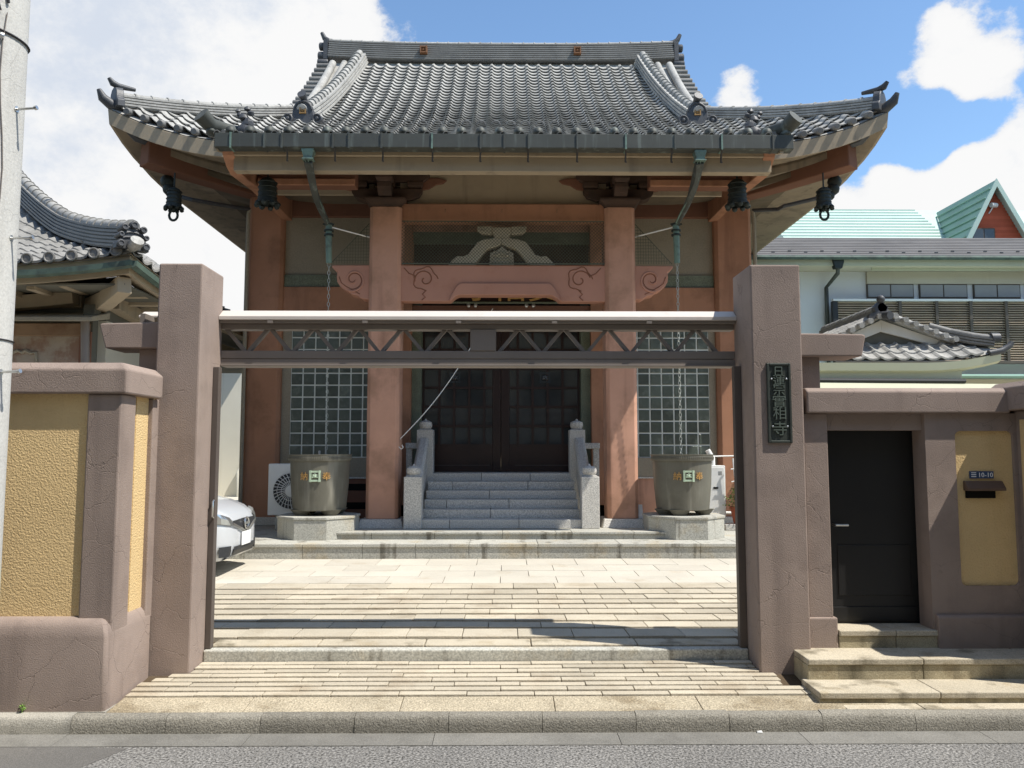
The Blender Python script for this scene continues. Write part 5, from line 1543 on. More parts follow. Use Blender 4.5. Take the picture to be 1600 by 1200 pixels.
# ------------------------------------------------------------------ air conditioner, water heater, plant, small sign, cord
Ya = 13.3
a0, a1 = ax(418.5, Ya, 765), ax(418.5, Ya, 765) + .95
z0, z1 = az(805, Ya), az(724.5, Ya)
ac = thing('air_conditioner', 'white outdoor air conditioner unit behind the left rain tub', 'air conditioner', (a0 + .4, Ya + .15, PZ1))
part('casing', MB().box(a0, a1, Ya, Ya + .36, z0, z1), 'white', ac, bevel=.015)
fcx, fcz = ax(455, Ya, 767), az(767, Ya)
part('fan_recess', MB().lathe([(.30, -.002), (.30, .0), (.002, .0)], (fcx, Ya - .003, fcz), 32, 'y'), 'grille', ac)
fn = MB()
for k in range(30):
    a = 2 * PI * k / 30
    p = [(fcx + r_ * math.cos(a + .9 * (r_ - .09)), Ya - .013, fcz + r_ * math.sin(a + .9 * (r_ - .09))) for r_ in (.085, .15, .22, .295)]
    fn.tube(p, .0065, 4)
for r_ in (.16, .23, .295): fn.tube([(fcx + r_ * math.cos(2 * PI * k / 32), Ya - .015, fcz + r_ * math.sin(2 * PI * k / 32)) for k in range(33)], .0045, 4, False)
part('fan_guard', fn, 'white', ac)
part('fan_hub', MB().lathe([(.095, -.008), (.095, -.02), (.07, -.024), (.002, -.025)], (fcx, Ya, fcz), 20, 'y'), 'white', ac, smooth=True)
fz = .325
part('guard_frame', MB().box(fcx - fz, fcx + fz, Ya - .006, Ya - .0035, fcz - fz, fcz - fz + .012).box(fcx - fz, fcx + fz, Ya - .006, Ya - .0035, fcz + fz - .012, fcz + fz), 'white', ac)
for xx in (a0 + .12, a1 - .2):
    part('foot', MB().box(xx, xx + .09, Ya + .03, Ya + .33, PZ1 + .001, z0 - .001), 'plinth', ac, bevel=.01)
part('refrigerant_pipe', MB().tube([(a0 + .78, Ya + .2, z1 - .02), (a0 + .78, Ya + .22, z1 + .12), (a0 + .72, Ya + .5, z1 + .2)], .02, 8), 'white', ac, smooth=True)

Yh = 13.5
h0, h1 = 3.25, ax(1134, Yh, 770)
z0, z1 = az(808, Yh), az(727.5, Yh)
wh = thing('water_heater', 'white slim water heater cabinet behind the right rain tub', 'water heater', ((h0 + h1) / 2, Yh, PZ1))
part('casing', MB().box(h0, h1, Yh, Yh + .3, z0, z1), 'white', wh, bevel=.012)
part('front_cover', MB().box(h0 + .02, h1 - .025, Yh - .012, Yh - .0005, z0 + .05, z1 - .03), 'white', wh, bevel=.006)
part('vent', MB().box(h1 - .21, h1 - .13, Yh - .018, Yh - .0125, az(764, Yh), az(761, Yh)), 'black', wh)
lb = MB()
for k in range(4): lb.box(h1 - .125, h1 - .06, Yh - .0135, Yh - .0122, az(737.5 + 1.6 * k, Yh), az(736.8 + 1.6 * k, Yh))
part('label_print', lb, 'grille', wh)
for k in range(3):
    xx = h1 - .22 + .08 * k
    part('pipe', MB().tube([(xx, Yh + .1, z0), (xx, Yh + .1, PZ1 + .002)], .018, 8), 'white', wh, smooth=True)
part('flue', MB().tube([(h0 + .30, Yh + .12, z1 - .01), (h0 + .30, Yh + .12, z1 + .12), (h0 + .22, Yh + .12, z1 + .26)], .045, 12), 'white', wh, smooth=True)
part('pipe', MB().tube([at(1115, 713, Yh + .3), at(1160, 712, Yh + .3)], .014, 6), 'white', wh, smooth=True)
part('pipe', MB().tube([at(1134, 801, Yh + .25), at(1175, 802, Yh + .25)], .022, 8), 'white', wh, smooth=True)

Yp = 13.4
pc = at(1156, 808, Yp)
pp_ = thing('potted_plant', 'climbing plant in a terracotta pot with a white trellis by the hall column', 'plant', (pc.x, Yp, PZ1))
pt_ = MB().lathe([(.10, 0), (.15, .24), (.165, .24), (.165, .28), (.14, .28), (.12, .2)], (pc.x, Yp, PZ1 + .10), 20)
part('pot', pt_, 'terracotta', pp_, smooth=40)
part('pot_stand', MB().box(pc.x - .28, pc.x + .2, Yp - .14, Yp + .16, PZ1 + .001, PZ1 + .099), 'granite', pp_, bevel=.01)
tl = MB()
p1, p2, p3, p4 = at(1145, 716, Yp), at(1148, 745, Yp), at(1152, 770, Yp), at(1157, 800, Yp)
tl.tube([p1, p2, p3, p4], .013, 6)
tl.tube([at(1143, 753, Yp - .02), at(1162, 748, Yp - .02)], .010, 6); tl.tube([at(1142, 733, Yp - .02), at(1160, 732, Yp - .02)], .010, 6); tl.tube([at(1147, 712, Yp), at(1152, 708, Yp)], .011, 6)
part('trellis', tl, 'white', pp_, smooth=True)
lf = MB(); rng = random.Random(5)
for k in range(420):
    t = rng.random()
    cz = lerp(PZ1 + .36, az(762, Yp), t ** .8); w = .19 * (1 - .6 * t)
    c = Vector((pc.x - .02 + rng.gauss(0, w * .6), Yp + rng.gauss(0, w * .5), cz + rng.gauss(0, .03)))
    a = rng.random() * 2 * PI; e = rng.uniform(-.7, .5); l = rng.uniform(.035, .065)
    d = Vector((math.cos(a) * math.cos(e), math.sin(a) * math.cos(e), math.sin(e))); sd = d.cross(Vector((0, 0, 1))).normalized() * l * .35
    lf.add([c, c + d * l * .5 + sd, c + d * l + Vector((0, 0, -.01)), c + d * l * .5 - sd], [(0, 1, 2, 3)])
part('foliage', lf, 'leaf', pp_, kind='stuff')

Ys = 12.75
sgn = thing('leaning_board', 'small white board leaning by the right porch column base', 'board', tuple(at(1003, 810, Ys)))
a = at(999, 813, Ys); b_ = at(1006, 789, Ys)
part('panel', MB().rings([[(a.x, Ys, PZ1 + .11), (a.x + .075, Ys, PZ1 + .11), (a.x + .075, Ys + .02, PZ1 + .11), (a.x, Ys + .02, PZ1 + .11)], [(a.x - .01, Ys + .1, b_.z), (a.x + .065, Ys + .1, b_.z), (a.x + .065, Ys + .12, b_.z), (a.x - .01, Ys + .12, b_.z)]]), 'white', sgn)
part('tray', MB().box(a.x + .03, a.x + .26, Ys - .02, Ys + .16, PZ2 + .06, PZ2 + .085).box(a.x + .09, a.x + .20, Ys + .02, Ys + .12, PZ2 + .002, PZ2 + .0595), 'white', sgn, bevel=.004)

Yc = 13.0
cd = thing('hanging_cord', 'pale cord slung from the porch to the left column with a loose loop', 'cord', tuple(at(715, 575, Yc)))
pts = []
for k in range(17):
    t = k / 16
    px = lerp(770, 625, t); py = lerp(482, 686, t) + 18 * math.sin(PI * t)
    pts.append(at(px, py, lerp(13.2, 12.9, t)))
pts += [at(622, 690, 12.8), at(623, 698, 12.78), at(627, 702, 12.78), at(630, 699, 12.78), at(628, 695, 12.78)]
part('cord', MB().tube(pts, .008, 6), 'white', cd, smooth=True)

# tiny things by the kerb
wd = thing('weed', 'tiny green weed at the foot of the boundary wall on the kerb', 'weed', tuple(at(35, 1113, 5.55)))
wz = .118; wx = ax(35, 5.54, 1113)
lf = MB(); rng = random.Random(3)
for k in range(14):
    a = rng.random() * 2 * PI; e = rng.uniform(.1, 1.1); l = rng.uniform(.018, .03)
    c = Vector((wx + rng.gauss(0, .008), 5.535 + rng.gauss(0, .006), wz + .012 + .03 * rng.random()))
    d = Vector((math.cos(a) * math.cos(e), math.sin(a) * math.cos(e), math.sin(e))); sd = d.cross(Vector((0, 0, 1))).normalized() * l * .38
    lf.add([c, c + d * l * .5 + sd, c + d * l, c + d * l * .5 - sd], [(0, 1, 2, 3)])
part('leaf', lf, 'weedleaf', wd)
part('stem', MB().tube([(wx, 5.535, wz - .005), (wx + .003, 5.533, wz + .045)], .003, 5), 'weedleaf', wd)
lt = at(1187, 1146, 5.43)
part('paper_scrap', MB().rings([[(lt.x - .018, 5.425, .008), (lt.x + .018, 5.42, .008), (lt.x + .016, 5.44, .008), (lt.x - .016, 5.445, .008)], [(lt.x - .016, 5.427, .016), (lt.x + .017, 5.423, .013), (lt.x + .015, 5.438, .018), (lt.x - .015, 5.441, .014)]]), 'white', None,
     label='small white paper scrap lying in the gutter by the kerb', cat='litter', loc=(lt.x, 5.43, .0065))

# ------------------------------------------------------------------ parked car, only its nose in view beside the gate post
NXc, NYc = -3.30, 10.36
GZ = yard_z(10.3)
car = thing('parked_car', 'silver white hatchback parked in the yard, its nose past the gate post', 'car', (NXc - 2, NYc, GZ))
# stations from the nose backwards: distance, half width, bottom, hood/roof height, shoulder height
ST = [(0.0, .36, .30, .56, .46), (.03, .50, .24, .66, .52), (.10, .63, .19, .745, .58), (.22, .735, .17, .815, .64), (.42, .80, .165, .885, .72), (.75, .835, .165, .955, .80), (1.05, .845, .17, 1.01, .85), (1.45, .845, .18, 1.28, .90),
      (1.95, .845, .18, 1.50, .92), (2.6, .845, .18, 1.54, .94), (3.3, .84, .18, 1.50, .95), (3.8, .82, .20, 1.36, .95), (4.02, .78, .24, 1.12, .90), (4.10, .70, .30, .90, .70)]
rs = []
for d, w, zb, zt, zs in ST:
    ring = []
    top_w = w * (.92 if zt < 1.05 else .70)
    half_ = [(0, zb), (w * .80, zb), (w * .95, zb + .05), (w, lerp(zb, zs, .55)), (w * .985, zs), (lerp(w, top_w, .45), lerp(zs, zt, .55)), (top_w * .93, lerp(zs, zt, .90)), (top_w * .6, zt - .006), (0, zt)]
    pts_ = [(y, z) for y, z in half_] + [(-y, z) for y, z in reversed(half_[1:-1])]
    rs.append([(NXc - d, NYc + y, GZ + z) for y, z in pts_])
part('body', MB().rings(rs), 'carpaint', car, smooth=60)
def nose(y, z):
    """x of the body surface near the nose for a lateral y and height z"""
    best = 0
    for i in range(len(ST) - 1):
        d0, w0, b0, t0, s0 = ST[i]; d1, w1, b1, t1, s1 = ST[i + 1]
        for k in range(20):
            f_ = k / 20; w = lerp(w0, w1, f_); t = lerp(t0, t1, f_); b = lerp(b0, b1, f_)
            if abs(y) <= w and b <= z <= t: return NXc - lerp(d0, d1, f_)
    return NXc - .4
def patch(ys_, zs_, off, th_):
    """skin patch following the nose, lifted by off"""
    fr_ = [[(nose(y, zf(y)) + off, NYc + y, GZ + zf(y)) for y in ys_] for zf in zs_]
    m_ = MB(); m_.rings(fr_, False, False)
    return m_
L_ = [lerp(-.52, .52, k / 12) for k in range(13)]
part('grille', patch([lerp(-.42, .42, k / 10) for k in range(11)], [lambda y: .50 + abs(y) * .30, lambda y: .57 + abs(y) * .22, lambda y: .665 - abs(y) * .02], .012, 0), 'grille', car)
part('grille_trim', patch([lerp(-.44, .44, k / 10) for k in range(11)], [lambda y: .475 + abs(y) * .31, lambda y: .505 + abs(y) * .31], .022, 0), 'chrome', car)
for s in (-1, 1):
    part('headlight', patch([s * lerp(.44, .72, k / 6) for k in range(7)], [lambda y: .60 + (abs(y) - .44) * .18, lambda y: .66 + (abs(y) - .44) * .22, lambda y: .70 + (abs(y) - .44) * .26], .014, 0), 'chrome', car)
part('lower_grille', patch([lerp(-.40, .40, k / 8) for k in range(9)], [lambda y: .235, lambda y: .30, lambda y: .345], .012, 0), 'grille', car)
for s in (-1, 1):
    part('fog_recess', patch([s * lerp(.46, .64, k / 4) for k in range(5)], [lambda y: .235, lambda y: .30, lambda y: .36], .012, 0), 'grille', car)
part('bumper_lip', patch(L_, [lambda y: .17, lambda y: .20, lambda y: .232], .016, 0), 'carpaint', car, smooth=True)
part('number_plate', MB().box(NXc + .012, NXc + .026, NYc - .165, NYc + .165, GZ + .335, GZ + .50), 'plate', car, bevel=.004)
em = MB().tube([(NXc + .02, NYc + .075 * math.cos(a), GZ + .60 + .07 * math.sin(a)) for a in [2 * PI * k / 20 for k in range(21)]], .012, 6, False)
em.box(NXc + .014, NXc + .03, NYc - .10, NYc + .10, GZ + .585, GZ + .615)
part('emblem', em, 'chrome', car, smooth=True)
wd_ = MB()
for s in (-1, 1):
    wd_.add([(NXc - 1.5, NYc + s * .80, GZ + .98), (NXc - 3.7, NYc + s * .80, GZ + .98), (NXc - 3.3, NYc + s * .66, GZ + 1.40), (NXc - 1.95, NYc + s * .66, GZ + 1.40)], [(0, 1, 2, 3)])
part('side_window', wd_, 'carglass', car)
for d in (.82, 3.35):
    for s in (-1, 1):
        w = part('wheel', MB().lathe([(.24, -.09), (.30, -.10), (.315, -.05), (.315, .05), (.30, .10), (.24, .09)], (NXc - d, NYc + s * .76, GZ + .315), 24, 'y'), 'rubber', car, smooth=40)
        part('rim', MB().lathe([(.235, -.06), (.235, .06)], (NXc - d, NYc + s * .80, GZ + .315), 20, 'y'), 'chrome', w)

# ------------------------------------------------------------------ tiled house at the yard's left
CX_, CY_ = ax(205, 10.25, 411), 10.25
EZ = az(411, 10.25)
lh = thing('tiled_house', 'low tiled house with a heavy hip ridge and green gutters beside the temple', 'house', (CX_ - 3, CY_ + 3, .36))
SL = .62
def lz(ins, a):       # eave height with a little upturn at the corner; a = distance from the corner along the eave
    return EZ + .34 * ins + .055 * ins * ins + .16 * max(0, 1 - a / 2.2) ** 2 * max(0, 1 - ins / 2.0) - .02
lroof = part('roof', MB(), 'housetile', lh)
m = MB()
DEPTH = 4.6
def fpt(ins, a): return (CX_ - ins - a, CY_ + ins, lz(ins, a))     # front plane, a measured from the hip
def spt(ins, a): return (CX_ - ins, CY_ + ins + a, lz(ins, a))     # right-hand plane
INS = [DEPTH * k / 12 for k in range(13)]
m.rings([[(p[0], p[1], p[2] - .05) for p in (fpt(i, a) for a in (0, .5, 1, 1.6, 2.4, 5, 9))] for i in INS], False, False)
m.rings([[(p[0], p[1], p[2] - .05) for p in (spt(i, a) for a in (0, .5, 1, 1.6, 2.4, 5, 9))] for i in INS], False, False)
setmesh(lroof, m, 'housetile')
LP, LE = .285, .26
nsl = 0
def house_tiles(front):
    global nsl
    rest = MB()
    i = 0
    ins = .0
    while ins < DEPTH - .2:
        d = LE / math.sqrt(1 + SL * SL)
        a = -.12
        k = 0
        while k < 22:
            a = (k * LP) - (ins % LP)     # keep columns aligned up the slope
            if a < -.05: k += 1; continue
            vs = []
            for j, (ii, upz) in enumerate(((ins, .030), (ins + d + .03, .004))):
                for q in range(8):
                    u = q / 7; aa = a + (ins - ii) + (1 - u) * (LP + .01)
                    h = hprof(u * .98) * 1.0 + upz
                    p = fpt(ii, max(-.2, aa)) if front else spt(ii, max(-.2, aa))
                    if front: vs.append((CX_ - ins - a - (1 - u) * (LP + .01), CY_ + ii - h * .5, p[2] + h * .85))
                    else: vs.append((CX_ - ii + h * .5, CY_ + ins + a + (1 - u) * (LP + .01), p[2] + h * .85))
            for q in range(8):
                p = vs[q]; vs.append((p[0], p[1] + (.004 if front else 0), p[2] - .032))
            fs = []
            for q in range(7): fs += [(q, q + 1, 8 + q + 1, 8 + q), (16 + q, 16 + q + 1, q + 1, q)]
            if front and k < 9 and ins < 2.6 and nsl < 110:
                part('roof_tile', MB().add(vs, fs), 'housetile', lroof, smooth=45); nsl += 1
            else: rest.add(vs, fs)
            k += 1
        ins += d
    part('tile_courses', rest, 'housetile', lroof, smooth=45, kind='stuff')
house_tiles(True); house_tiles(False)
p = []
for k in range(19):
    ins = lerp(DEPTH - .1, .06, k / 18); q = fpt(ins, 0); p.append((q[0], q[1], q[2] + .02))
hp = part('hip_ridge', MB().sweep(p, layered(.16, .29, 6, None, .04)), 'ridge', lroof)
cum = [0]
for a, b in zip(p, p[1:]): cum.append(cum[-1] + (Vector(b) - Vector(a)).length)
for q in range(22):
    d = cum[-1] * (q + .5) / 22
    i = max(k for k in range(len(cum) - 1) if cum[k] <= d); f_ = (d - cum[i]) / (cum[i + 1] - cum[i])
    a, b = Vector(p[i]), Vector(p[i + 1]); c = a.lerp(b, f_); t = (b - a).normalized()
    n_ = Vector((t.y, -t.x, 0)).normalized().cross(t); n_ = n_ if n_.z > 0 else -n_
    if q == 0:
        lm_ = MB().lathe([(.088, -.16), (.088, .13), (.105, .135), (.105, .165)], (0, 0, 0), 12, 'z')
        lme = mesh_of('ridge_cap_tile', lm_, (0, 0, 0), 'tile'); lme.polygons.foreach_set('use_smooth', [True] * len(lme.polygons)); lme.set_sharp_from_angle(angle=R(40))
    piece('ridge_cap_tile', lme, hp, tuple(c + n_ * .295), rot=tuple(t.to_track_quat('Z', 'Y').to_euler()))
t = Vector((1, -1, 0)).normalized(); c = Vector(p[-1]); sd = Vector((t.y, -t.x, 0)); u_ = Vector((0, 0, 1))
o_ = MB()
dome = [(-.26, -.02), (-.26, .06), (-.18, .11), (-.19, .22), (-.12, .31), (0, .34), (.12, .31), (.19, .22), (.18, .11), (.26, .06), (.26, -.02)]
o_.rings([[c + t * .0 + sd * a * .78 + u_ * b * .78 for a, b in dome], [c + t * .12 + sd * a * .78 + u_ * b * .78 for a, b in dome]])
for a, b, r in ((-.20, .05, .05), (.20, .05, .05), (-.15, .33, .045), (0, .39, .05), (.15, .33, .045), (-.20, .20, .035), (.20, .20, .035)):
    cc = c + t * .10 + sd * a * .78 + u_ * b * .78
    o_.tube([cc - t * .12, cc + t * .06], r, 12)
    o_.tube([cc + t * .06 + sd * r * .7 * math.cos(x_) + u_ * r * .7 * math.sin(x_) for x_ in [2 * PI * k / 10 for k in range(11)]], .012, 5, False)
for k in range(3):
    o_.tube([c + t * .125 + sd * (.15 - .03 * k) * math.cos(x_) + u_ * (.09 + .07 * k + .05 * math.sin(x_)) for x_ in [PI * q / 8 for q in range(9)]], .014, 5)
part('ogre_tile', o_, 'darktile', hp, smooth=40)
ct = MB().tube([c - t * .12 + u_ * .03, c + t * .22 + u_ * .04, c + t * .27 + u_ * .08], [.075, .08, .085], 14)
part('corner_tile', ct, 'tile', lroof, smooth=True)
ctd = MB().lathe([(.075, 0), (.075, -.03), (.06, -.034), (.05, -.02), (.002, -.022)], (0, 0, 0), 14, 'y')
ldm = mesh_of('eave_end_tile', ctd, (0, 0, 0), 'ridge')
for k in range(1, 9):
    q = fpt(0, k * LP - .10); piece('eave_end_tile', ldm, lroof, (q[0], q[1] - .02, q[2] + .03))
# gutters and eaves
for nm, fn in (('front', fpt), ('side', spt)):
    e = [fn(-.03, a) for a in (0, .3, .7, 1.2, 1.8, 2.6, 5, 9)]
    g = MB(); g.sweep([(x, y, z - .12) for x, y, z in e], [(-.06, .0), (-.055, -.07), (0, -.095), (.055, -.07), (.06, 0)])
    part('gutter', g, 'darkpatina', lh)
def leave(fn, seq, nm, mt):
    m_ = MB(); m_.rings([[(lambda q: (q[0], q[1], fn(0, a)[2] + dz))(fn(ins, a)) for a in (0, .3, .7, 1.2, 1.8, 2.6, 5, 9)] for ins, dz in seq], False, False)
    part(nm, m_, mt, lh)
for fn in (fpt, spt):
    leave(fn, ((.02, -.02), (.04, -.10), (.05, -.28), (.30, -.26)), 'eave_fascia', 'beige')
    leave(fn, ((.30, -.262), (.95, -.22), (1.0, .0)), 'soffit', 'soffit')
    for k in range(8):
        a = .55 + k * .42
        q = fn(.45, a); z = fn(0, a)[2] - .30
        b = MB().box(q[0] - .055, q[0] + .055, q[1] - .22, q[1] + .35, z - .05, z + .06) if fn is fpt else MB().box(q[0] - .35, q[0] + .22, q[1] - .055, q[1] + .055, z - .05, z + .06)
        part('rafter_end', b, 'beige', lh, bevel=.008)
    m_ = MB(); e = [(lambda q: (q[0], q[1], fn(0, a)[2] - .42))(fn(.75, a)) for a in (.35, .7, 1.2, 1.8, 2.6, 5, 9)]
    m_.sweep(e, [(-.09, -.09), (.09, -.09), (.09, .09), (-.09, .09)]); part('eave_beam', m_, 'beige', lh)
q = Vector(fpt(.22, 0)); d = Vector((1, -1, 0)).normalized()
z = EZ - .30
part('corner_rafter', MB().sweep([(q.x - 1.0, q.y + 1.0, z - .12), (q.x - .4, q.y + .4, z - .10), (q.x + .08, q.y - .08, z + .02)], [(-.09, -.10), (.09, -.10), (.09, .12), (-.09, .12)]), 'beige', lh, bevel=.01)
# walls
lyf, lxs = CY_ + .95, CX_ - .95
wt_ = EZ - .45
part('front_wall', MB().box(lxs - 9, lxs, lyf, lyf + .15, .36, wt_ + .55), 'soffit', lh)
zb0, zb1 = az(505, lyf), az(525, lyf)
part('stained_beam', MB().box(lxs - 4, lxs - .02, lyf - .05, lyf - .001, az(527, lyf), az(507, lyf)), 'rust', lh, bevel=.01)
part('wall_panel', MB().box(lxs - 4, lxs - .02, lyf - .03, lyf - .002, .4, az(527, lyf) - .001), 'peel', lh)
part('carved_frame', MB().tube([at(18, 552, lyf - .04), at(28, 548, lyf - .04), at(34, 551, lyf - .04), at(40, 548, lyf - .04), at(48, 552, lyf - .04), at(56, 551, lyf - .04), at(57, 575, lyf - .04)], .022, 6), 'panel', lh)
part('hood', MB().prism([(lyf - .5, az(503, lyf - .5)), (lyf - .5, az(496, lyf - .5)), (lyf, az(486, lyf - .2)), (lyf, az(500, lyf))], lxs - 4, ax(143, lyf - .5, 500), 'x'), 'panel', lh, bevel=.01)
part('rain_head', MB().box(ax(124, lyf - .25), ax(143, lyf - .25), lyf - .32, lyf - .15, az(500, lyf - .25), az(478, lyf - .25)), 'soffit', lh, bevel=.01)
part('downpipe', MB().tube([at(133, 498, lyf - .25), at(133, 720, lyf - .25)], .055, 12), 'steel', lh, smooth=True)
part('net_box', MB().box(ax(88, lyf + .0), ax(121, lyf + .0), lyf - .08, lyf - .001, az(483, lyf), az(462, lyf)), 'beige', lh)
# long side wall running back beside the temple, pale, with a low conduit cover
sw = MB(); sw.box(lxs - .02, lxs + .12, lyf + .151, 15, .36, az(501, lyf, 148) + .02)
part('side_wall', sw, 'housecream', lh)
part('side_wall_head', MB().box(lxs - .02, lxs + .11, lyf + .151, 15, az(501, lyf, 148) + .0205, EZ - .2), 'soffit', lh)
part('eave_ceiling', MB().box(CX_ - 9, CX_ - .14, CY_ + .14, CY_ + 12, EZ - .27, EZ - .25), 'soffit', lh)
nbw = thing('neighbour_house', 'plain pale wall of a neighbouring house between the gate post and the hall column', 'house', (-11, 27, .36))
NY = 27.0
ntop = az(548, NY, 350)
part('wall', MB().box(-14, ax(384, NY, 600), NY, NY + .2, .36, ntop), 'limewash', nbw)
part('roof', MB().prism([(NY - .5, ntop + .02), (NY - .5, ntop + .1), (NY + 3, ntop + 1.2), (NY + 6, ntop + .1), (NY + 6, ntop + .02)], -14.4, ax(384, NY, 600) + .3, 'x'), 'slate', nbw)
part('side_wall', MB().box(ax(384, NY, 600) - .2, ax(384, NY, 600), NY + .201, NY + 6, .36, ntop), 'limewash', nbw)
part('pipe_cover', MB().tube([at(374, 790, NY - .1), at(374, 737, NY - .1), at(378, 733, NY - .02)], .10, 10), 'limewash', nbw, smooth=True)

part('corner_post', MB().box(lxs - .16, lxs + .0, lyf - .035, lyf + .0, .36, az(520, lyf)), 'reddark', lh)

# ------------------------------------------------------------------ white house behind the temple's right flank
YH = 20.0
wh2 = thing('white_house', 'white house with grey slate roof, high windows and wooden louvres', 'house', (10, YH, .36))
hx0, hx1 = 6.3, 19.0
ez_ = az(403, YH - .6)
part('wall', MB().box(hx0, hx1, YH, YH + .2, .36, ez_ + .1), 'housewhite', wh2)
part('side_wall', MB().box(hx0, hx0 + .2, YH + .201, YH + 6, .36, ez_ + .1), 'housewhite', wh2)
rt0, rt1 = az(399, YH - .75), az(371.5, YH + 2.2)
rf = part('roof', MB().prism([(YH - .75, rt0 - .04), (YH - .75, rt0), (YH + 2.2, rt1), (YH + 5.5, rt0 - .5), (YH + 5.5, rt0 - .6), (YH + 2.2, rt1 - .2)], hx0 - .4, hx1, 'x'), 'slate', wh2)
n = 11
for k in range(n):
    y0, y1 = lerp(YH - .76, YH + 2.15, k / n), lerp(YH - .76, YH + 2.15, (k + 1) / n)
    z0, z1 = lerp(rt0, rt1, k / n), lerp(rt0, rt1, (k + 1) / n)
    part('slate_course', MB().prism([(y0, z0 + .006), (y0, z0 + .032), (y1 + .03, z1 + .022), (y1 + .03, z1 + .006)], hx0 - .4, hx1, 'x'), 'slate', rf)
for k in range(24):
    px = 1208 + 25.5 * k; 
    y = YH - .45 + .16 * (k % 2); z = lerp(rt0, rt1, (y - YH + .76) / 2.96) + .03
    x = ax(px, y, 390)
    part('snow_stop', MB().box(x - .04, x + .04, y, y + .02, z, z + .035), 'darktile', rf)
part('gutter', MB().tube([(hx0 - .4, YH - .82, rt0 - .05), (hx1, YH - .82, rt0 - .05)], .055, 8), 'darkpatina', wh2)
part('fascia', MB().box(hx0 - .3, hx1, YH - .70, YH - .66, rt0 - .22, rt0 - .06), 'fascia', wh2)
part('soffit', MB().box(hx0 - .3, hx1, YH - .655, YH - .002, rt0 - .22, rt0 - .17), 'housecream', wh2)
dpx = ax(1301, YH - .4, 420)
part('rain_head', MB().rings([[(dpx - a, YH - .78, z), (dpx + a, YH - .78, z), (dpx + a, YH - .6, z), (dpx - a, YH - .6, z)] for a, z in ((.13, rt0 - .07), (.13, rt0 - .14), (.08, rt0 - .30))]), 'bell', wh2)
part('downpipe', MB().tube([(dpx, YH - .7, rt0 - .28), (dpx + .02, YH - .65, rt0 - .40), (dpx - .06, YH - .12, rt0 - .65), (dpx - .06, YH - .1, .4)], .05, 10), 'copper', wh2, smooth=True)
# awning band over the windows
wx0 = ax(1352, YH - .5, 405)
part('awning', MB().prism([(YH - .55, az(411, YH - .55)), (YH - .55, az(406, YH - .55)), (YH - .001, az(397, YH)), (YH - .001, az(411, YH))], wx0, hx1, 'x'), 'brownframe', wh2)
part('awning_board', MB().box(wx0 + .15, hx1, YH - .50, YH - .46, az(421, YH - .5), az(411, YH - .5) - .002), 'fascia', wh2)
part('upper_band', MB().box(ax(1363, YH), hx1, YH - .08, YH - .001, az(443, YH), az(424, YH)), 'housecream', wh2)
for a, b in ((1363, 1437), (1446, 1522), (1532, 1606), (1616, 1690), (1700, 1775)):
    w = part('window', MB().box(ax(a, YH), ax(b, YH), YH - .05, YH - .002, az(466.5, YH), az(443, YH) - .001), 'brownframe', wh2)
    m_ = (a + b) / 2
    for u, v in ((a + 1.5, m_ - 1), (m_ + 1, b - 1.5)):
        part('pane', MB().box(ax(u, YH), ax(v, YH), YH - .062, YH - .0505, az(463, YH), az(444.5, YH)), 'reflectpane', w)
part('sill', MB().box(ax(1361, YH), hx1, YH - .09, YH - .001, az(469, YH), az(466.5, YH) - .001), 'housewhite', wh2)
lx0, lx1, lz0, lz1 = ax(1309, YH - .4), hx1, az(563, YH - .4), az(469.5, YH - .4)
lv = part('louvre_screen', MB().box(lx0, lx1, YH - .30, YH - .28, lz0, lz1), 'brownframe', wh2)
part('louvre_frame', MB().box(lx0, lx0 + .12, YH - .42, YH - .301, lz0, lz1), 'grille', lv)
posts = [1313, 1415, 1473, 1527, 1583, 1640, 1700, 1760]
for px in posts[1:]:
    x = ax(px, YH - .4); part('louvre_post', MB().box(x - .035, x + .035, YH - .44, YH - .301, lz0, lz1), 'brownframe', lv)
nl = 25
sm_ = MB()
for k in range(nl):
    z = lerp(lz0 + .03, lz1 - .03, k / (nl - 1))
    for a, b in zip(posts, posts[1:]):
        xa_, xb_ = ax(a, YH - .4) + .036, ax(b, YH - .4) - .036
        part('slat', MB().prism([(YH - .415, z - .022), (YH - .41, z - .025), (YH - .32, z + .022), (YH - .325, z + .025)], xa_, xb_, 'x'), 'louvre', lv)
part('louvre_rail', MB().box(lx0, lx1, YH - .45, YH - .30, lz0 - .07, lz0 - .001), 'brownframe', lv)
part('louvre_rail', MB().box(lx0, lx1, YH - .45, YH - .29, lz1 + .001, lz1 + .05), 'housewhite', lv)

# ------------------------------------------------------------------ mint roofed building beyond
YG = 30.0
gb_ = thing('green_roofed_building', 'tall building with mint metal roof and a red boarded gable', 'building', (18, YG + 3, .36))
rz_ = az(327, YG + 3.1)
ze = az(395, YG - .2)
mr_ = part('roof', MB().prism([(YG - .4, ze - .1), (YG - .4, ze), (YG + 3.1, rz_), (YG + 6.6, ze), (YG + 6.6, ze - .1)], 11.0, 34, 'x'), 'mint', gb_)
n = 14
for k in range(n + 1):
    y = lerp(YG - .4, YG + 3.1, k / n); z = lerp(ze, rz_, k / n)
    part('roof_seam', MB().box(11.0, ax(1551, YG - 1) - .3, y - .03, y + .03, z - .02, z + .035), 'mint', mr_)
part('wall', MB().box(11.2, 34, YG, YG + 6, .36, ze - .05), 'brick', gb_)
apx, apz = ax(1551, YG - 1, 286), az(286, YG - 1)
bl, br = ax(1507, YG - 1, 375), ax(1599, YG - 1, 375)
bz = az(375, YG - 1)
dzdx = (apz - bz) / (apx - bl)
gz_ = bz - 1.0
xl_, xr_ = apx - (apz - gz_) / dzdx, apx + (apz - gz_) / dzdx
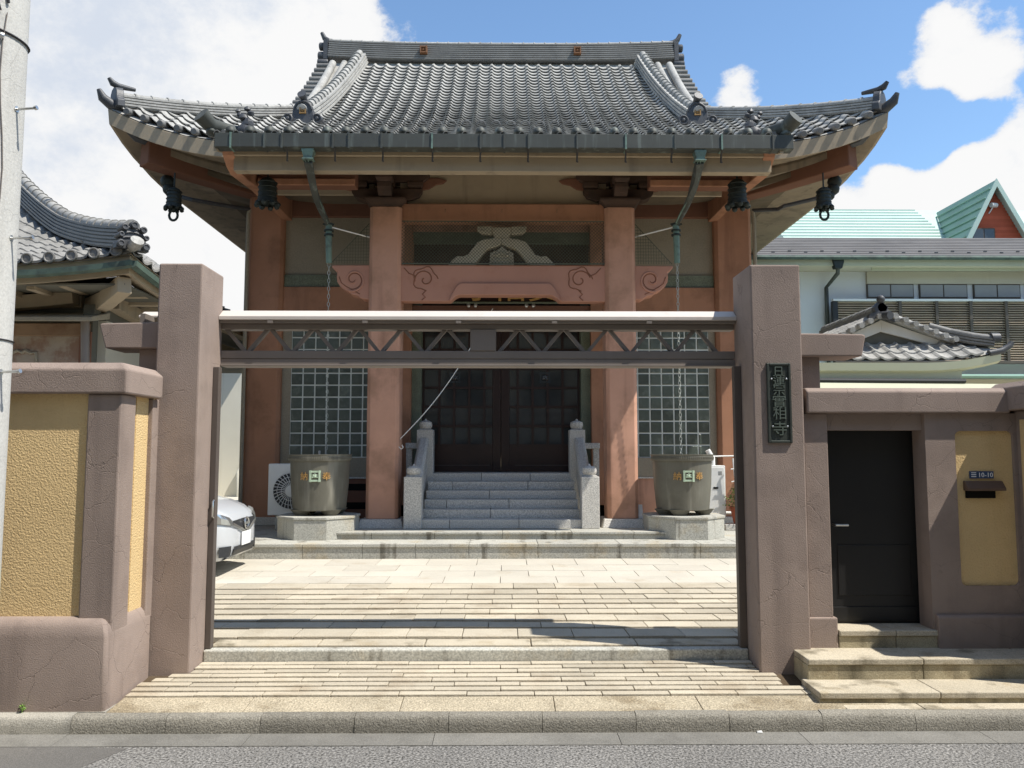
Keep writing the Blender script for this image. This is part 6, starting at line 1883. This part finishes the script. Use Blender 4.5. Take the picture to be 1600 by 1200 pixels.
ga = part('gable', MB().prism([(xl_, gz_), (xr_, gz_), (apx, apz - .05)], YG - .9, YG + 3.05, 'y'), 'brick', gb_)
nb3 = 16
for k in range(nb3):
    z = lerp(gz_ + .9, apz - .55, k / nb3); w = (apz - .12 - z) / dzdx
    part('board', MB().box(apx - w, apx + w, YG - .935, YG - .901, z + .012, z + (apz - gz_) / nb3 * .62), 'brick', ga)
for s in (-1, 1):
    xe = xl_ if s < 0 else xr_
    rs_ = part('gable_roof', MB().rings([[(xe - s * -.12, y, gz_ - .08), (apx, y, apz + .12), (apx, y, apz - .01), (xe, y, gz_ - .06)] for y in (YG - 1.2, YG + 3.2)]), 'mintdark' if s < 0 else 'mint', gb_)
    for k in range(1, 9):
        t_ = k / 9
        x = lerp(xe, apx, t_); z = lerp(gz_, apz + .1, t_)
        if s < 0: part('roof_seam', MB().tube([(x + s * .05, YG - 1.2, z + .06), (x + s * .05, YG + 3.1, z + .06)], .035, 5), 'mintdark', rs_)
    part('barge_board', MB().rings([[(xe + s * .14, YG - 1.26, gz_ - .1), (apx, YG - 1.26, apz + .16), (apx, YG - 1.26, apz - .14), (xe - s * .06, YG - 1.26, gz_ - .14)], [(xe + s * .14, YG - 1.21, gz_ - .1), (apx, YG - 1.21, apz + .16), (apx, YG - 1.21, apz - .14), (xe - s * .06, YG - 1.21, gz_ - .14)]]), 'mint', gb_)
w = part('window', MB().box(ax(1536, YG - 1), ax(1573, YG - 1), YG - .99, YG - .94, az(374, YG - 1), az(354, YG - 1)), 'brownframe', gb_)
for a, b in ((1538, 1554), (1556, 1571)):
    part('pane', MB().box(ax(a, YG - 1), ax(b, YG - 1), YG - 1.0, YG - .991, az(373, YG - 1), az(356, YG - 1)), 'window', w)
cm_ = thing('security_camera', 'small white security camera high on the red gable', 'camera', tuple(at(1552, 321, YG - 1)))
c_ = at(1552, 321, YG - 1.05)
part('housing', MB().tube([c_ + Vector((-.12, -.05, 0)), c_ + Vector((.14, .05, .02))], .09, 10), 'white', cm_, smooth=True)
part('arm', MB().tube([c_ + Vector((0, .02, -.05)), c_ + Vector((-.12, .1, -.28))], .025, 6), 'white', cm_)

# ------------------------------------------------------------------ small gabled entrance porch of the house
YV = 14.2
vp = thing('entrance_porch', 'small entrance porch roof with grey tiles, white bargeboards and a pale fascia', 'porch', (7.3, YV + 1, .36))
def V(px, py, Y=YV): return at(px, py, Y)
apex = V(1375, 482, YV + .4)
vx0, vx1 = ax(1215, YV, 560), ax(1574, YV, 545)
vzE = az(561, YV)
# skirt roof tiles (front), curved up at the right end
sk = part('skirt_roof', MB(), 'tile', vp)
xL_, xR_ = ax(1230, YV, 560), ax(1555, YV, 555)
def skz(x, d):
    u = max(0, (x - (xR_ - 1.3)) / 1.3); return vzE + d * .62 + .16 * u * u
m_ = MB(); m_.rings([[(x, YV + d, skz(x, d) - .03) for d in (0, .25, .5, .75)] for x in [lerp(xL_, xR_, k / 12) for k in range(13)]], False, False)
setmesh(sk, m_, 'tile')
vp_ = .272
for r_ in range(3):
    for k in range(14):
        x0 = xL_ + k * vp_
        if x0 + vp_ > xR_ + .05 - r_ * .2: break
        vs = []
        for dd, uz in ((r_ * .22, .035), (r_ * .22 + .26, .006)):
            for q in range(8):
                u = q / 7; x = x0 + u * (vp_ + .01); h = hprof(u * .98) * .75 + uz
                vs.append((x, YV + dd - h * .5, skz(x, dd) + h * .85))
        for q in range(8): vs.append((vs[q][0], vs[q][1] + .005, vs[q][2] - .035))
        fs = []
        for q in range(7): fs += [(q, q + 1, 9 + q, 8 + q), (16 + q, 17 + q, q + 1, q)]
        part('roof_tile', MB().add(vs, fs), 'tile', sk, smooth=45)
# fascia under the skirt
fm = MB(); fxs = [lerp(xL_, xR_ + .1, k / 14) for k in range(15)]
fm.rings([[(x, YV + a, skz(x, 0) + b) for a, b in ((-.02, -.06), (0, -.20), (.10, -.24), (.6, -.24))] for x in fxs], False, False)
part('eave_fascia', fm, 'fascia', vp)
bx1 = ax(1503, YV + .08, 580)
part('porch_beam', MB().box(xL_ - .3, bx1, YV + .08, YV + .5, az(593, YV + .08), az(566, YV + .08)), 'fascia', vp, bevel=.01)
em_ = MB(); em_.rings([[V(1503, 566, YV + .1), V(1580, 541, YV), V(1580, 546, YV), V(1503, 581, YV + .1)], [V(1503, 566, YV + .6), V(1580, 541, YV + .3), V(1580, 546, YV + .3), V(1503, 581, YV + .6)]])
part('eave_return', em_, 'fascia', vp)
part('corner_tile', MB().tube([V(1545, 552), V(1565, 548), V(1578, 540), V(1581, 535)], [.06, .06, .05, .045], 10), 'darktile', vp, smooth=True)
# gable above: dark tympanum, bargeboards, roof slopes with round tiles
Yg = YV + .5
part('tympanum', MB().prism([(V(1300, 540, Yg).x, az(541, Yg)), (V(1480, 540, Yg).x, az(541, Yg)), (V(1378, 512, Yg).x, az(500, Yg))], Yg + .05, Yg + .12, 'y'), 'soffit', vp)
for s, foot in ((-1, (1283, 545)), (1, (1481, 538))):
    A0, A1 = V(1377, 500, Yg), V(1377, 518, Yg); B0, B1 = V(foot[0], foot[1] - 2, Yg), V(foot[0] - s * 28, foot[1], Yg)
    bb = MB(); bb.rings([[A0, B0, B1, A1], [p_ + Vector((0, .06, 0)) for p_ in (A0, B0, B1, A1)]])
    part('barge_board', bb, 'whitewood', vp, bevel=.008)
    # gable slope
    T = V(1377, 492, Yg); B = V(foot[0] + s * 4, foot[1] - 4, Yg)
    gs_ = MB(); gs_.rings([[p_ + Vector((0, dy_, dz_)) for dy_, dz_ in ((-.12, 0), (-.12, -.05), (2.4, -.05), (2.4, 0))] for p_ in (T, B)])
    gso = part('gable_slope', gs_, 'tile', vp)
    n = 7
    for k in range(n):
        a = T.lerp(B, k / n); b = T.lerp(B, (k + 1.12) / n)
        part('verge_tile', MB().tube([a + Vector((0, -.08, .03)), b + Vector((0, -.08, .015))], [.050, .062], 10), 'tile', gso, smooth=40)
        cpt = a.lerp(b, .75)
        part('verge_end', MB().tube([cpt + Vector((0, -.26, .0)), cpt + Vector((0, -.05, .02))], .052, 10), 'tile', gso, smooth=40)
    if s < 0:
        for yy in (.25, .55, .85, 1.15, 1.5, 1.9):
            for k in range(n):
                a = T.lerp(B, k / n); b = T.lerp(B, (k + 1.10) / n)
                part('round_tile', MB().tube([a + Vector((0, yy, .03)), b + Vector((0, yy, .015))], [.065, .08], 10), 'tile', gso, smooth=40)
    else:
        hp2 = [V(1447, 522, Yg + .1), V(1480, 531, Yg), V(1515, 538, YV + .3), V(1552, 543, YV + .15)]
        hr2 = part('hip_ridge', MB().sweep(hp2, layered(.09, .16, 3, .07)), 'ridge', vp)
        part('ridge_end', MB().tube([hp2[-1] + Vector((-.05, 0, .17)), hp2[-1] + Vector((.10, 0, .17))], .10, 12), 'darktile', hr2, smooth=True)
for k in range(10):
    part('ridge_cap_tile', MB().tube([apex + Vector((0, -.1 + .27 * k, .0)), apex + Vector((0, .18 + .27 * k, .0))], [.088, .075], 12), 'tile', vp, smooth=40)
    part('ridge_base', MB().box(apex.x - .11, apex.x + .11, apex.y - .09 + .27 * k, apex.y + .175 + .27 * k, apex.z - .12, apex.z - .03), 'ridge', vp)
og2 = MB()
a = V(1377, 490, YV + .3)
og2.prism([(a.x + dx, a.z + dz) for dx, dz in ((-.26, -.16), (-.20, .0), (-.10, .03), (-.13, .12), (-.04, .22), (.04, .22), (.13, .12), (.10, .03), (.20, .0), (.26, -.16), (.0, -.05))], YV + .30, YV + .42, 'y')
og2.blob((a.x, YV + .3, a.z + .27), .075, 2, 12, .1); og2.tube([(a.x + .08, YV + .12, a.z - .06), (a.x, YV + .4, a.z - .02)], .075, 12)
part('ogre_tile', og2, 'darktile', vp, smooth=40)
part('porch_wall', MB().box(xL_ - .2, bx1 - .2, YV + .7, YV + 3, .36, az(566, YV + .7)), 'housecream', vp)
part('gutter', MB().tube([V(1280, 594, YV), V(1508, 595.5, YV)], .04, 8), 'grille', vp)
cn = part('canopy', MB().rings([[V(1240, 609, YV - .6), V(1600, 613, YV - .6), V(1560, 600, YV + .0), V(1240, 597, YV + .0)], [p_ + Vector((0, 0, -.05)) for p_ in (V(1240, 609, YV - .6), V(1600, 613, YV - .6), V(1560, 600, YV + .0), V(1240, 597, YV + .0))]]), 'fascia', vp)
# lean-to roof of the house next to the porch
ln = part('lean_to_roof', MB().prism([(YV + .9, az(586, YV + .9)), (YV + .9, az(584, YV + .9)), (YH - .1, az(568, YH - 2.5)), (YH - .1, az(572, YH - 2.5))], bx1 - 1.0, 14, 'x'), 'mint', vp)
part('lean_to_gutter', MB().tube([(bx1 - .02, YV + .86, az(587.5, YV + .9)), (14, YV + .86, az(587.5, YV + .9))], .04, 8), 'mintdark', vp)
part('lean_to_wall', MB().box(bx1 - .19, 14, YV + 1.1, YV + 1.2, .36, az(592, YV + 1.1)), 'housecream', vp)


# ------------------------------------------------------------------ unseen houses added across the road to cut sky fill; door glass mirrors them
fr = thing('added_frontage', 'plain pale houses added out of view across the road to cut sky light', 'houses', (0, -2, 0), kind='structure')
for k, (xa_, xb_, h_, mt) in enumerate(((-34, -18, 8.2, 'housecream'), (-17.4, -7, 9.6, 'panel'), (-6.4, 3.5, 8.6, 'housecream'), (4.1, 13, 9.2, 'panel'), (13.6, 30, 8.4, 'panel'))):
    w = part('front_wall', MB().box(xa_, xb_, -10, -2.2 - .3 * (k % 2), 0, h_), mt, fr)
    yy = -2.2 - .3 * (k % 2)
    part('roof', MB().prism([(yy + .5, h_), (yy + .5, h_ + .12), (-6.2, h_ + 1.7), (-10.5, h_ + .12), (-10.5, h_)], xa_ - .25, xb_ + .25, 'x'), 'slate', fr)
    x = xa_ + 1.0
    while x < xb_ - 2:
        for z in (1.0, 3.7):
            part('window', MB().box(x, x + 1.6, yy + .001, yy + .04, z, z + 1.3), 'window', w)
        x += 3.1
